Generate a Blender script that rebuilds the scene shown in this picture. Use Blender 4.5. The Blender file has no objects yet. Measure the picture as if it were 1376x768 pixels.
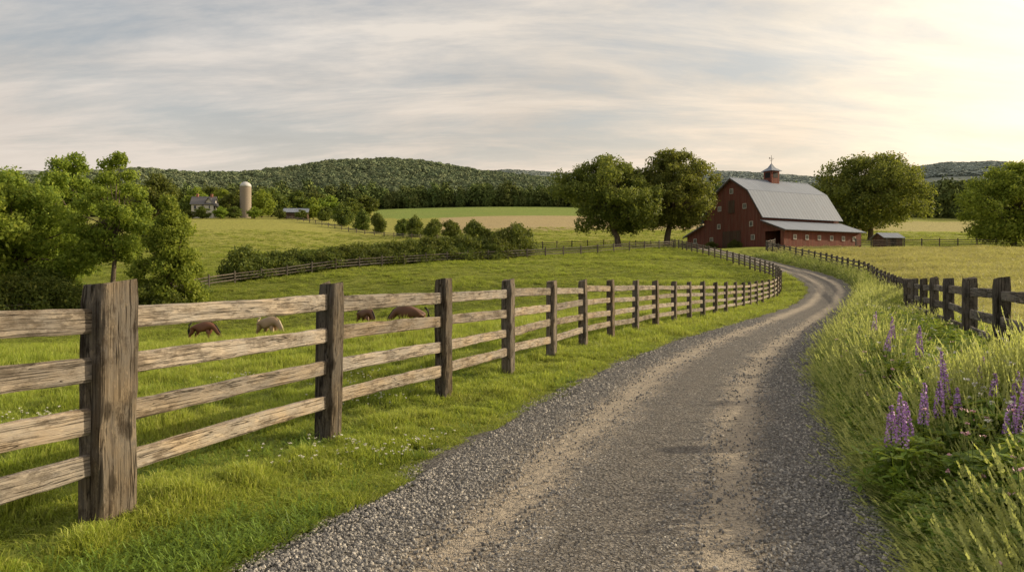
import bpy, math, random
import numpy as np
from mathutils import Vector, Matrix
rng=np.random.default_rng(7); random.seed(7)
scene=bpy.context.scene
COL=scene.collection
EYE=1.5; HY=376.0; F=1000.0
# ------------------------------------------------------------------ helpers
def W3(px,d): return ((px-688)/F*d, d)
def link(o): COL.objects.link(o); return o
def fast_mesh(name,V,Fc,mats=(),smooth=False,face_attr=None,vert_attr=None,mat_idx=None):
    V=np.asarray(V,dtype=np.float32); Fc=np.asarray(Fc,dtype=np.int32)
    me=bpy.data.meshes.new(name); n,k=Fc.shape
    me.vertices.add(len(V)); me.vertices.foreach_set('co',V.ravel())
    me.loops.add(n*k); me.loops.foreach_set('vertex_index',Fc.ravel())
    me.polygons.add(n); me.polygons.foreach_set('loop_start',np.arange(0,n*k,k,dtype=np.int32))
    me.polygons.foreach_set('loop_total',np.full(n,k,dtype=np.int32))
    if smooth: me.polygons.foreach_set('use_smooth',np.ones(n,dtype=bool))
    for m in mats: me.materials.append(m)
    if mat_idx is not None: me.polygons.foreach_set('material_index',np.asarray(mat_idx,dtype=np.int32))
    me.update(calc_edges=True)
    if face_attr:
        for nm,a in face_attr.items():
            at=me.attributes.new(nm,'FLOAT','FACE'); at.data.foreach_set('value',np.asarray(a,dtype=np.float32))
    if vert_attr:
        for nm,a in vert_attr.items():
            at=me.attributes.new(nm,'FLOAT','POINT'); at.data.foreach_set('value',np.asarray(a,dtype=np.float32))
    me.validate()
    return me
def pmesh(name,V,Fc,mats=(),smooth=False,idx=None):
    me=bpy.data.meshes.new(name); me.from_pydata([tuple(v) for v in V],[],[tuple(f) for f in Fc])
    for m in mats: me.materials.append(m)
    if smooth:
        for p in me.polygons: p.use_smooth=True
    if idx is not None:
        for p,i in zip(me.polygons,idx): p.material_index=i
    me.update(); return me
def obj(name,me,parent=None,loc=None,label=None,category=None,group=None,kind=None):
    o=bpy.data.objects.new(name,me); link(o)
    if loc is not None: o.location=loc
    if parent is not None: o.parent=parent
    if label: o["label"]=label
    if category: o["category"]=category
    if group: o["group"]=group
    if kind: o["kind"]=kind
    return o
class MB:
    def __init__(s): s.V=[];s.F=[];s.I=[]
    def add(s,V,Fc,i=0):
        b=len(s.V); s.V+= [tuple(v) for v in V]; s.F+=[tuple(b+k for k in f) for f in Fc]; s.I+=[i]*len(Fc)
    def box(s,a,b,i=0):
        x0,y0,z0=a;x1,y1,z1=b
        s.add([(x0,y0,z0),(x1,y0,z0),(x1,y1,z0),(x0,y1,z0),(x0,y0,z1),(x1,y0,z1),(x1,y1,z1),(x0,y1,z1)],
              [(0,3,2,1),(4,5,6,7),(0,1,5,4),(1,2,6,5),(2,3,7,6),(3,0,4,7)],i)
    def prism(s,prof,x0,x1,i=0):
        n=len(prof); V=[(x0,y,z) for y,z in prof]+[(x1,y,z) for y,z in prof]
        s.add(V,[tuple(range(n))[::-1],tuple(range(n,2*n))]+[(k,(k+1)%n,n+(k+1)%n,n+k) for k in range(n)],i)
    def tube(s,pts,rad,seg=6,i=0,cap=True):
        pts=[Vector(p) for p in pts]; b=len(s.V); n=len(pts)
        for k,p in enumerate(pts):
            d=(pts[min(k+1,n-1)]-pts[max(k-1,0)]).normalized()
            a=d.orthogonal().normalized() if abs(d.z)<.95 else Vector((1,0,0)); a=(a-d*a.dot(d)).normalized()
            c=d.cross(a)
            for j in range(seg):
                t=2*math.pi*j/seg; q=p+(a*math.cos(t)+c*math.sin(t))*rad[k]; s.V.append(tuple(q))
        for k in range(n-1):
            for j in range(seg):
                s.F.append((b+k*seg+j,b+k*seg+(j+1)%seg,b+(k+1)*seg+(j+1)%seg,b+(k+1)*seg+j)); s.I.append(i)
        if cap:
            s.F.append(tuple(b+j for j in range(seg))[::-1]); s.I.append(i)
            s.F.append(tuple(b+(n-1)*seg+j for j in range(seg))); s.I.append(i)
    def mesh(s,name,mats,smooth=False): return pmesh(name,s.V,s.F,mats,smooth,s.I)
# ------------------------------------------------------------------ node materials
class NT:
    def __init__(s,name):
        s.m=bpy.data.materials.new(name); s.m.use_nodes=True; s.t=s.m.node_tree; s.t.nodes.clear()
        s.out=s.n('ShaderNodeOutputMaterial')
    def n(s,ty,**kw):
        nd=s.t.nodes.new(ty)
        for k,v in kw.items(): setattr(nd,k,v)
        return nd
    def l(s,a,b): s.t.links.new(a,b)
    def val(s,sock,v):
        if isinstance(v,bpy.types.NodeSocket): s.l(v,sock)
        else: sock.default_value=v
    def math(s,op,a,b=0.0,clamp=False):
        nd=s.n('ShaderNodeMath',operation=op,use_clamp=clamp); s.val(nd.inputs[0],a); s.val(nd.inputs[1],b); return nd.outputs[0]
    def mix(s,f,a,b,bt='MIX'):
        nd=s.n('ShaderNodeMix',data_type='RGBA',blend_type=bt); s.val(nd.inputs[0],f)
        def c(v): return (*v,1) if isinstance(v,tuple) and len(v)==3 else v
        s.val(nd.inputs[6],c(a)); s.val(nd.inputs[7],c(b)); return nd.outputs[2]
    def noise(s,vec,scale,detail=3,rough=.55,w=None,dist=0):
        nd=s.n('ShaderNodeTexNoise')
        if w is not None: nd.noise_dimensions='4D'; s.val(nd.inputs['W'],w)
        if vec is not None: s.l(vec,nd.inputs['Vector'])
        nd.inputs['Scale'].default_value=scale; nd.inputs['Detail'].default_value=detail
        nd.inputs['Roughness'].default_value=rough; nd.inputs['Distortion'].default_value=dist
        return nd.outputs[0]
    def ramp(s,f,stops):
        nd=s.n('ShaderNodeValToRGB'); cr=nd.color_ramp
        while len(cr.elements)<len(stops): cr.elements.new(.5)
        for e,(p,c) in zip(cr.elements,stops):
            e.position=p; e.color=(c,c,c,1) if not isinstance(c,tuple) else (*c,1)
        s.l(f,nd.inputs[0]); return nd.outputs[0]
    def mapping(s,vec,scale=(1,1,1),rot=(0,0,0)):
        nd=s.n('ShaderNodeMapping'); s.l(vec,nd.inputs[0]); nd.inputs['Scale'].default_value=scale; nd.inputs['Rotation'].default_value=rot; return nd.outputs[0]
    def bump(s,h,strength=.5,dist=.02,nrm=None):
        nd=s.n('ShaderNodeBump'); nd.inputs['Strength'].default_value=strength; nd.inputs['Distance'].default_value=dist
        s.l(h,nd.inputs['Height'])
        if nrm: s.l(nrm,nd.inputs['Normal'])
        return nd.outputs[0]
    def bsdf(s,col,rough=.8,nrm=None,spec=.3,metal=0):
        b=s.n('ShaderNodeBsdfPrincipled'); s.val(b.inputs['Base Color'],(*col,1) if isinstance(col,tuple) else col)
        s.val(b.inputs['Roughness'],rough); b.inputs['Specular IOR Level'].default_value=spec; b.inputs['Metallic'].default_value=metal
        if nrm: s.l(nrm,b.inputs['Normal'])
        s.l(b.outputs[0],s.out.inputs[0]); return b
def wood_mat(name,axis,dark,mid,light,chk=.012,stn=.50,stf=.8,crf=.7,sat=.7):
    t=NT(name); tc=t.n('ShaderNodeTexCoord').outputs['Object']; oi=t.n('ShaderNodeObjectInfo').outputs['Random']
    w=t.math('MULTIPLY',oi,37.0)
    def st(a,b):
        s=[a,a,a]; s[axis]=b; return t.mapping(tc,tuple(s))
    g=t.noise(st(30,.8),1.6,8,.74,w=w,dist=.35)
    g2=t.noise(st(130,1.8),1.0,3,.6,w=w)
    blotch=t.noise(st(4,1.6),1.3,6,.7,w=w); stain=t.noise(st(9,3.2),1.0,7,.82,w=t.math('ADD',w,5.0)); flake=t.noise(st(22,7),1.0,5,.8,w=t.math('ADD',w,9.0))
    ck=t.noise(st(11,.55),1.0,3,.5,w=t.math('ADD',w,3.0)); check=t.math('SUBTRACT',1.0,t.ramp(t.math('ABSOLUTE',t.math('SUBTRACT',ck,.5)),[(0,0.0),(chk,1.0)]))
    kn=t.n('ShaderNodeTexVoronoi'); t.l(st(8,3.4),kn.inputs['Vector']); kn.inputs['Scale'].default_value=.8
    knot=t.ramp(kn.outputs['Distance'],[(0,1.0),(.12,.85),(.19,0.0)])
    col=t.ramp(g,[(.36,dark),(.5,mid),(.66,light)])
    gray=tuple(sum(mid)/3*k for k in (1.07,.99,.90))
    col=t.mix(t.ramp(blotch,[(.38,.0),(.58,.75)]),col,gray)
    col=t.mix(t.ramp(flake,[(.56,.0),(.62,.55)]),col,light)
    col=t.mix(t.ramp(stain,[(stn,.0),(stn+.1,stf)]),col,tuple(c*.6 for c in dark))
    crack=t.ramp(g2,[(.34,1.0),(.44,0.0)])
    col=t.mix(t.math('MULTIPLY',crack,crf),col,tuple(c*.35 for c in dark))
    col=t.mix(t.math('MULTIPLY',check,.85),col,tuple(c*.18 for c in dark))
    col=t.mix(t.math('MULTIPLY',knot,.8),col,tuple(c*.3 for c in dark))
    hv=t.n('ShaderNodeHueSaturation'); t.l(col,hv.inputs['Color']); t.l(t.math('ADD',t.math('MULTIPLY',oi,.45),.78),hv.inputs['Value']); t.l(t.math('ADD',t.math('MULTIPLY',t.math('FRACT',t.math('MULTIPLY',oi,7.3)),.4),sat),hv.inputs['Saturation'])
    h=t.math('ADD',t.math('MULTIPLY',g,.6),t.math('MULTIPLY',t.math('SUBTRACT',g2,t.math('ADD',t.math('MULTIPLY',crack,.8),t.math('MULTIPLY',check,1.6))),.5))
    t.bsdf(hv.outputs[0],.9,t.bump(t.math('ADD',h,t.math('MULTIPLY',flake,.4)),1.0,.014),.12); return t.m
M_post=wood_mat('weathered_post_wood',2,(.068,.05,.034),(.15,.117,.08),(.26,.21,.15),.011,sat=.85)
M_rail=wood_mat('weathered_rail_wood',0,(.155,.118,.082),(.30,.24,.175),(.46,.38,.285),.004,.49,.75,.55,.75)
M_post_d=wood_mat('dark_post_wood',2,(.05,.041,.032),(.12,.098,.075),(.20,.17,.13))
M_rail_d=wood_mat('dark_rail_wood',0,(.08,.062,.047),(.19,.155,.12),(.32,.27,.21))
def leaf_mat(name,dark,light,trans=.35,nscale=.35,yellow=(.26,.26,.05),tc_=(.42,.48,.06),var=.4):
    t=NT(name); geo=t.n('ShaderNodeNewGeometry').outputs['Position']
    at=t.n('ShaderNodeAttribute',attribute_name='rnd').outputs['Fac']
    oi=t.n('ShaderNodeObjectInfo').outputs['Random']
    f=t.math('ADD',t.math('MULTIPLY',t.noise(geo,nscale,3,.6),.7),t.math('MULTIPLY',at,.35))
    col=t.mix(t.ramp(f,[(.32,0.0),(.75,1.0)]),dark,light)
    col=t.mix(t.math('MULTIPLY',t.math('GREATER_THAN',at,.9),.5),col,yellow)
    hv=t.n('ShaderNodeHueSaturation'); t.l(col,hv.inputs['Color']); t.l(t.math('ADD',t.math('MULTIPLY',oi,var),1-var/2),hv.inputs['Value'])
    t.l(t.math('ADD',t.math('MULTIPLY',oi,.03),.485),hv.inputs['Hue'])
    c=hv.outputs[0]
    b=t.n('ShaderNodeBsdfPrincipled'); t.l(c,b.inputs['Base Color']); b.inputs['Roughness'].default_value=.65; b.inputs['Specular IOR Level'].default_value=.2 if trans>0 else .0
    if trans<=0: t.l(b.outputs[0],t.out.inputs[0]); return t.m
    tr=t.n('ShaderNodeBsdfTranslucent'); t.l(t.mix(.5,c,tc_,'MIX'),tr.inputs['Color'])
    mx=t.n('ShaderNodeMixShader'); mx.inputs[0].default_value=trans; t.l(b.outputs[0],mx.inputs[1]); t.l(tr.outputs[0],mx.inputs[2]); t.l(mx.outputs[0],t.out.inputs[0])
    return t.m
M_oak=leaf_mat('oak_leaves',(.055,.08,.02),(.22,.25,.052),.34,yellow=(.36,.34,.07),tc_=(.42,.46,.06),var=.15)
M_lt=leaf_mat('light_tree_leaves',(.08,.135,.018),(.32,.41,.06),.45,yellow=(.42,.45,.08),var=.25)
M_bush=leaf_mat('bush_leaves',(.042,.066,.014),(.14,.175,.034),.25)
M_for=leaf_mat('haze_tinted_forest_leaves',(.165,.20,.115),(.195,.23,.13),0,nscale=.012,yellow=(.19,.22,.125),var=.12)  # leaf colour lightened to paint in haze over the hills
M_forf=leaf_mat('haze_tinted_distant_leaves',(.29,.33,.30),(.31,.35,.31),0,nscale=.004,yellow=(.30,.34,.305),var=.08)  # pale bluish leaf colour, stronger painted haze for the farthest ridge
def bark(name,a,b):
    t=NT(name); tc=t.n('ShaderNodeTexCoord').outputs['Object']; g=t.noise(t.mapping(tc,(6,6,1.2)),1.5,5,.7)
    t.bsdf(t.mix(t.ramp(g,[(.35,0.0),(.65,1.0)]),a,b),.9,t.bump(g,.8,.08),.1); return t.m
M_bark=bark('tree_bark',(.06,.048,.035),(.19,.15,.115))
def grass_mat(name,base,tip,dry,dryamt,trans=.4,nscale=.5):
    t=NT(name); geo=t.n('ShaderNodeNewGeometry').outputs['Position']; h=t.n('ShaderNodeAttribute',attribute_name='t').outputs['Fac']
    r=t.n('ShaderNodeAttribute',attribute_name='rnd').outputs['Fac']; oi=t.n('ShaderNodeObjectInfo').outputs['Random']
    c=t.mix(h,base,tip)  # dark base to bright tip: shade low in the grass painted into the colour
    patch=t.noise(geo,nscale,4,.6)
    f=t.math('MULTIPLY',t.ramp(t.math('ADD',t.math('MULTIPLY',patch,.7),t.math('MULTIPLY',r,.4)),[(.5,0.0),(.8,1.0)]),dryamt)
    c=t.mix(f,c,dry)
    hv=t.n('ShaderNodeHueSaturation'); t.l(c,hv.inputs['Color']); t.l(t.math('ADD',t.math('MULTIPLY',oi,.6),.7),hv.inputs['Value'])
    c=hv.outputs[0]
    b=t.n('ShaderNodeBsdfPrincipled'); t.l(c,b.inputs['Base Color']); b.inputs['Roughness'].default_value=.5; b.inputs['Specular IOR Level'].default_value=.3
    tr=t.n('ShaderNodeBsdfTranslucent'); t.l(t.mix(t.math('MULTIPLY',h,.45),c,(.68,.76,.08)),tr.inputs['Color'])
    mx=t.n('ShaderNodeMixShader'); mx.inputs[0].default_value=trans; t.l(b.outputs[0],mx.inputs[1]); t.l(tr.outputs[0],mx.inputs[2]); t.l(mx.outputs[0],t.out.inputs[0])
    return t.m
M_g=grass_mat('meadow_grass',(.045,.07,.013),(.38,.48,.06),(.60,.54,.17),.45,.5)
M_gt=grass_mat('tall_verge_grass',(.045,.075,.015),(.25,.36,.06),(.60,.53,.31),.5,.42,nscale=.9)
M_gh=grass_mat('hay_grass',(.22,.20,.06),(.50,.45,.18),(.62,.54,.28),.7)
M_leafy=grass_mat('broad_weed_leaves',(.05,.085,.015),(.17,.27,.04),(.3,.3,.08),.3)
def simple(name,col,rough=.7,spec=.3,metal=0,var=.25,scale=8):
    t=NT(name); tc=t.n('ShaderNodeTexCoord').outputs['Object']; g=t.noise(tc,scale,4,.6)
    a=tuple(c*(1-var) for c in col); b=tuple(min(1,c*(1+var)) for c in col)
    t.bsdf(t.mix(g,a,b),rough,None,spec,metal); return t.m
M_white=simple('white_paint',(.55,.52,.46)); M_glass=simple('dark_window_glass',(.03,.035,.04),.12,.6)
M_dark=simple('dark_interior',(.012,.01,.009)); M_conc=simple('silo_staves',(.27,.225,.18),.85); M_dome=simple('pale_dome_metal',(.5,.5,.5),.5)
M_brick=simple('chimney_brick',(.3,.13,.09))
def siding(name,col):
    t=NT(name); tc=t.n('ShaderNodeTexCoord').outputs['Object']; sp=t.n('ShaderNodeSeparateXYZ'); t.l(tc,sp.inputs[0])
    s=t.math('ADD',sp.outputs[0],sp.outputs[1]); fr=t.math('FRACT',t.math('MULTIPLY',s,3.0))
    groove=t.math('LESS_THAN',fr,.12); pid=t.math('FLOOR',t.math('MULTIPLY',s,3.0))
    wn=t.n('ShaderNodeTexWhiteNoise',noise_dimensions='1D'); t.l(pid,wn.inputs['W'])
    wth=t.noise(t.mapping(tc,(3,3,.35)),1.2,5,.7)
    c=t.mix(t.math('MULTIPLY',wn.outputs['Value'],.6),col,tuple(k*.5 for k in col))
    c=t.mix(t.ramp(wth,[(.42,0.0),(.72,.65)]),c,(col[0]*.95,col[1]*1.8,col[2]*1.9))
    c=t.mix(t.math('MULTIPLY',groove,.8),c,tuple(k*.2 for k in col))
    t.bsdf(c,.8,t.bump(t.math('SUBTRACT',1.0,groove),.6,.03),.2); return t.m
M_red=siding('red_barn_boards',(.205,.066,.047)); M_doorred=siding('barn_door_boards',(.12,.065,.045))
def metal_roof(name,axis,col):
    t=NT(name); tc=t.n('ShaderNodeTexCoord').outputs['Object']; sp=t.n('ShaderNodeSeparateXYZ'); t.l(tc,sp.inputs[0])
    s=sp.outputs[axis]; fr=t.math('FRACT',t.math('MULTIPLY',s,1.3)); rib=t.math('LESS_THAN',fr,.16)
    wn=t.n('ShaderNodeTexWhiteNoise',noise_dimensions='1D'); t.l(t.math('FLOOR',t.math('MULTIPLY',s,1.3)),wn.inputs['W'])
    g=t.noise(tc,.7,5,.65)
    c=t.mix(t.math('MULTIPLY',wn.outputs['Value'],.4),col,tuple(k*.8 for k in col))
    c=t.mix(t.ramp(g,[(.55,0.0),(.8,.25)]),c,(.22,.17,.14))
    c=t.mix(t.math('MULTIPLY',rib,.6),c,tuple(k*.5 for k in col))
    t.bsdf(c,.6,t.bump(rib,.6,.05),.2,.0); return t.m
M_roof=metal_roof('metal_barn_roof',0,(.25,.28,.335))
# ------------------------------------------------------------------ terrain
cp=[]
def c(px,d,z):
    x,y=W3(px,d); cp.append((math.atan2(x,y),math.hypot(x,y),z))
for th in np.linspace(-.95,1.2,9):
    for R in (.5,2.5,6,10): cp.append((th,R,0.0))
rows={
 20:[(0,-.6),(200,-.55),(400,-.3),(600,-.1),(820,0),(1000,0),(1200,0),(1376,.1)],
 35:[(-200,-1.8),(0,-1.8),(200,-1.7),(350,-1.3),(491,-.7),(600,-.6),(800,-.3),(980,-.1),(1130,0),(1250,.1),(1376,.4)],
 46:[(552,-1.75)],
 50:[(1000,.0),(1113,.3),(1230,.7),(1376,1.4),(551,-1.8),(491,-1.9),(270,-2.75)],
 58:[(-200,-3.0),(0,-3.0),(200,-3.0),(360,-2.9),(500,-2.3),(600,-1.5),(800,-.5),(1050,.5),(1113,.75)],
 72:[(-200,-1.5),(0,-1.5),(200,-1.4),(400,-.9),(600,.0),(800,1.0),(1000,1.5),(1100,1.75),(1200,2.5),(1376,3.2)],
 88:[(-100,-.3),(100,0),(300,1.2),(450,2.1),(600,2.5),(800,3.0),(950,3.0),(1050,3.0),(1200,4),(1376,4.5)],
 106:[(0,1.2),(200,2.6),(400,3.4),(600,4.3),(800,4.8),(1000,5.0),(1200,5.6),(1376,6)],
 128:[(0,3),(200,4.8),(400,5.2),(600,6),(800,6.9),(900,7.1),(1010,7.2),(1100,7.2),(1200,7.2),(1376,7.3)],
 150:[(922,7.3),(1000,7.3),(1090,7.4)],
 165:[(0,7),(200,8),(400,7.5),(520,7.8),(650,8.8),(800,9.2),(950,9.3),(1100,9.2),(1200,9.8),(1376,10)],
 200:[(0,12),(200,13),(400,12),(520,11.4),(650,12.5),(800,13.5),(1000,13.5),(1200,14),(1376,14)],
 245:[(0,19),(200,20),(400,19),(520,16.8),(650,18.6),(800,19),(1000,18.6),(1200,18.6),(1376,18.6)],
 290:[(0,25),(200,25.4),(400,25.2),(520,23),(650,24.3),(800,25),(1000,24.5),(1200,24.3),(1376,24)],
 330:[(0,29),(200,29),(400,29.2),(520,29),(650,30),(800,30),(1000,29.5),(1200,29.3),(1376,29)],
 440:[(-100,40),(200,41),(400,42),(600,44.3),(750,44.5),(1000,43),(1200,41.5),(1376,41)],
}
for d,l in rows.items():
    for px,z in l: c(px,d,z)
cp=np.array(cp); KTH=2.5
def tco(th,R): return np.stack([th*KTH,np.log(R)],-1)
P=tco(cp[:,0],cp[:,1]); Q=cp[:,2]/(cp[:,1]+10)
def tk(r2): return np.where(r2>1e-12,.5*r2*np.log(np.maximum(r2,1e-12)),0)
n=len(P); A=np.zeros((n+3,n+3)); d2=((P[:,None]-P[None])**2).sum(-1)
A[:n,:n]=tk(d2)+np.eye(n)*1e-3; A[:n,n]=1; A[:n,n+1:]=P; A[n,:n]=1; A[n+1:,:n]=P.T
SOL=np.linalg.solve(A,np.concatenate([Q,np.zeros(3)]))
def tps(th,R):
    out=np.empty(len(th))
    for i in range(0,len(th),20000):
        p=tco(th[i:i+20000],R[i:i+20000]); d=((p[:,None]-P[None])**2).sum(-1)
        out[i:i+20000]=tk(d)@SOL[:n]+SOL[n]+p@SOL[n+1:]
    return out*(R+10)
def prof(l):
    px=np.array([a for a,_ in l],float); py=np.array([b for _,b in l],float)
    th=np.arctan((px-688)/F); return th,py
H1=prof([(-200,258),(0,252),(180,239),(260,245),(330,244),(400,236),(440,229),(520,226),(570,229),(620,238),(660,244),(720,250),(770,257),(900,262),(1100,262),(1225,260),(1376,254),(1600,256)])
H2=prof([(-300,238),(150,236),(300,240),(600,238),(690,234),(760,239),(850,239),(940,236),(1000,237),(1100,244),(1190,242),(1228,231),(1270,225),(1300,225),(1335,223),(1376,229),(1600,234)])
def sst(x,a,b): t=np.clip((x-a)/(b-a),0,1); return t*t*(3-2*t)
def gz(x,y):
    x=np.atleast_1d(np.asarray(x,float)); y=np.atleast_1d(np.asarray(y,float))
    th=np.arctan2(x,y); R=np.maximum(np.hypot(x,y),.3); thc=np.clip(th,-.75,.75)
    z=tps(thc,np.minimum(R,450.))
    z=np.where(R<11,z*sst(R,7,11)*1.0,z)
    ct=np.cos(thc)
    p1=EYE+(HY-np.interp(thc,*H1))/F*850*ct; p2=EYE+(HY-np.interp(thc,*H2))/F*2200*ct
    z=np.where(R>450,z+(p1-z)*sst(R,450,850),z)
    z=np.where(R>850,z+(p2*.35-z)*sst(R,850,1300),z); z=np.where(R>1300,z+(p2-z)*sst(R,1300,2200),z)
    z=np.where(R>2200,z*(1-.6*sst(R,2200,4500)),z)
    return z*(1-sst(np.abs(th),.9,1.6))
def gz1(x,y): return float(gz([x],[y])[0])
def catmull(pts,step):
    pts=[np.array(p,float) for p in pts]; P4=[2*pts[0]-pts[1]]+pts+[2*pts[-1]-pts[-2]]; out=[]
    for i in range(1,len(P4)-2):
        a,b,c_,d=P4[i-1:i+3]
        for t in np.linspace(0,1,24,endpoint=False):
            out.append(.5*((2*b)+(-a+c_)*t+(2*a-5*b+4*c_-d)*t*t+(-a+3*b-3*c_+d)*t**3))
    out.append(pts[-1]); out=np.array(out); s=np.concatenate([[0],np.cumsum(np.hypot(*np.diff(out,axis=0).T))])
    m=int(s[-1]/step); q=np.linspace(0,s[-1],m+1); return np.stack([np.interp(q,s,out[:,0]),np.interp(q,s,out[:,1])],-1)
ROADP=[(-2.3,-5),(-.9,0),(.37,3.83),(.66,4.63),(1.3,6.7),(3.2,12.1),(5.75,17.9),(8.4,23.4),(13.5,34),(17.6,42.3),(21.2,50),(24.4,57),(27.3,65),(29.9,75),(31.4,85),(32,95),(31.7,105),(31.2,116),(32.2,126),(37,133)]
ROAD=catmull(ROADP,.25); HWR=1.64
def pdist(x,y,line,stride=2):
    L=line[::stride]; a=L[:-1]; b=L[1:]; ab=b-a; l2=(ab**2).sum(1); best=np.full(len(x),1e9); sg=np.zeros(len(x))
    for i in range(0,len(x),8000):
        p=np.stack([x[i:i+8000],y[i:i+8000]],-1)[:,None]-a[None]; t=np.clip((p*ab).sum(-1)/l2,0,1)
        dv=p-t[...,None]*ab; dd=np.hypot(dv[...,0],dv[...,1]); k=dd.argmin(1); ii=np.arange(len(k))
        best[i:i+8000]=dd[ii,k]; cr=ab[k,0]*dv[ii,k,1]-ab[k,1]*dv[ii,k,0]; sg[i:i+8000]=np.where(cr>0,-1,1)
    return best,sg
LF=[(-3.24,2.12),(-2.44,4.5),(-1.69,6.9),(-.857,9.3),(-.06,11.75),(.75,14.15),(1.58,16.45),(2.5,18.8),(3.5,21.1),(4.54,23.5),(5.62,25.8),(6.7,28.1),(7.8,30.4),(8.92,32.7),(10.05,35),(11.2,37.3),(12.3,39.6),(13.4,41.9)]
LF2=catmull([(13.4,41.9),(15.7,46.6),(18.2,51.6),(20.9,58),(23.4,65),(25.6,73),(27,82),(27.7,92),(27.4,103),(26.7,114),(26.6,124)],2.5)
LFALL=np.array(LF+[tuple(p) for p in LF2[1:]])
RF1=[(5.45,7.5),(6.57,10),(7.69,12.5),(8.81,15),(9.93,17.5),(11.05,20),(12.17,22.5),(13.3,25)]
RF=np.array(RF1+[tuple(p) for p in catmull([(13.3,25),(16.9,32),(20.5,39.5),(23.8,47),(27.4,56),(31,65.5),(34,77),(36.4,89),(37.8,103),(38.6,113),(42,119)],2.7)[1:]])
FF=catmull([W3(-60,66),W3(40,69),W3(120,73),W3(200,79),W3(300,86),W3(400,91),W3(500,96),W3(600,101),W3(700,106),W3(800,112),W3(905,120)],3.0)
BF=catmull([W3(1150,122),W3(1200,124),W3(1290,125),W3(1400,124),W3(1480,122)],3.0)
OF=catmull([W3(690,132),W3(770,138),W3(860,140),W3(930,144)],3.0)
HF=catmull([W3(385,285),W3(430,262),W3(480,240),W3(540,222),W3(600,200)],5.0)
# ground sheet
ths=np.concatenate([np.linspace(-math.pi,-.8,24,endpoint=False),np.linspace(-.8,.8,300),np.linspace(.8,math.pi,25)[1:]])
Rs=np.concatenate([[.05,.4,1,1.6],np.exp(np.arange(math.log(2.0),math.log(6500),.021))])
TH,RR=np.meshgrid(ths,Rs); GX=(RR*np.sin(TH)).ravel(); GY=(RR*np.cos(TH)).ravel(); GZ=gz(GX,GY)
nt,nr=len(ths),len(Rs); idx=np.arange(nt*nr).reshape(nr,nt)
a=idx[:-1,:-1].ravel(); b=idx[:-1,1:].ravel(); c_=idx[1:,1:].ravel(); d=idx[1:,:-1].ravel()
GF=np.stack([a,b,c_,d],-1)[:,::-1]
gd,gs=pdist(GX,GY,ROAD,4); fr,fs=pdist(GX,GY,RF,1); R=np.hypot(GX,GY); U=np.where(GY>1,GX/np.maximum(GY,1),0); PX=688+1000*U
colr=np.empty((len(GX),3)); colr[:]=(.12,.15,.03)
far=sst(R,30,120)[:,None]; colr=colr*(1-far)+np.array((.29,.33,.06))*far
hay=(gs>0)&(fs>0)&(fr>.5)&(R<150)&(GX>0)&(GY>5); colr[hay]=(.40,.36,.14)
hill=(R>135)&(R<400)&(PX<620); colr[hill]=(.37,.37,.095)
crop=(GY>325)&(GY<445)&(PX>505)&(PX<1376); colr[crop]=(.24,.32,.08)
tan=(GY>225)&(GY<=325)&(PX>590); colr[tan]=(.50,.40,.22)
tan2=(GY>165)&(GY<=225)&(PX>640); colr[tan2]=(.38,.38,.09)
rt=(GY>165)&(GY<445)&(PX>1180); colr[rt]=(.36,.38,.10); rt2=(GY>215)&(GY<290)&(PX>1180); colr[rt2]=(.48,.43,.19)
RFOR=np.where(PX<430,385,np.where(PX>1100,375,445.))
colr[R>RFOR]=(.155,.19,.11); colr[R>1300]=(.30,.34,.305)  # ground under the woods takes the same painted haze tint
tg=NT('ground_soil_and_turf'); geo=tg.n('ShaderNodeNewGeometry').outputs['Position']; vc=tg.n('ShaderNodeAttribute',attribute_name='zone').outputs['Color']
n1=tg.noise(geo,.06,5,.6); n2=tg.noise(geo,1.3,5,.7); n3=tg.noise(geo,14,3,.6)
cc=tg.mix(tg.ramp(n1,[(.35,0.0),(.7,.4)]),vc,tg.mix(.5,vc,(.42,.36,.12)))
cc=tg.mix(1.0,cc,tg.ramp(n2,[(.25,.5),(.5,.9),(.8,1.25)]),'MULTIPLY'); cc=tg.mix(1.0,cc,tg.ramp(n3,[(.3,.6),(.7,1.1)]),'MULTIPLY')
tg.bsdf(cc,.95,tg.bump(tg.math('ADD',n2,tg.math('MULTIPLY',n3,.3)),.8,.3),.05)
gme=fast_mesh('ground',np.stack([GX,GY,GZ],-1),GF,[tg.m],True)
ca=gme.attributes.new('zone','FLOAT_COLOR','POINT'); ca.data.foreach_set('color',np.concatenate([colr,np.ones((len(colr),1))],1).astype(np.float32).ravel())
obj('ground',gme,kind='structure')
# road
tan_=np.gradient(ROAD,axis=0); tan_/=np.hypot(tan_[:,0],tan_[:,1])[:,None]; nrm=np.stack([tan_[:,1],-tan_[:,0]],-1)
NC=25; ts=np.linspace(-1,1,NC); sarc=np.arange(len(ROAD))*.25
def wob(s,ph): return .10*np.sin(s*1.1+ph)+.07*np.sin(s*2.7+ph*2)+.05*np.sin(s*6.1+ph*3)
RV=[];RU=[]
for j,t in enumerate(ts):
    hw=HWR+ (wob(sarc,1.) if t<0 else wob(sarc,4.))*abs(t)
    p=ROAD+nrm*(t*hw)[:,None]; z=gz(p[:,0],p[:,1])+.036+.014*(1-abs(t))-.02*(np.exp(-((t+.43)/.13)**2)+np.exp(-((t-.41)/.12)**2))-.026*(abs(t)>.99)
    RV.append(np.stack([p[:,0],p[:,1],z],-1)); RU.append(np.stack([np.full(len(ROAD),(t+1)/2),sarc],-1))
RV=np.stack(RV,1).reshape(-1,3); RU=np.stack(RU,1).reshape(-1,2); ix=np.arange(len(ROAD)*NC).reshape(-1,NC)
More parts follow.
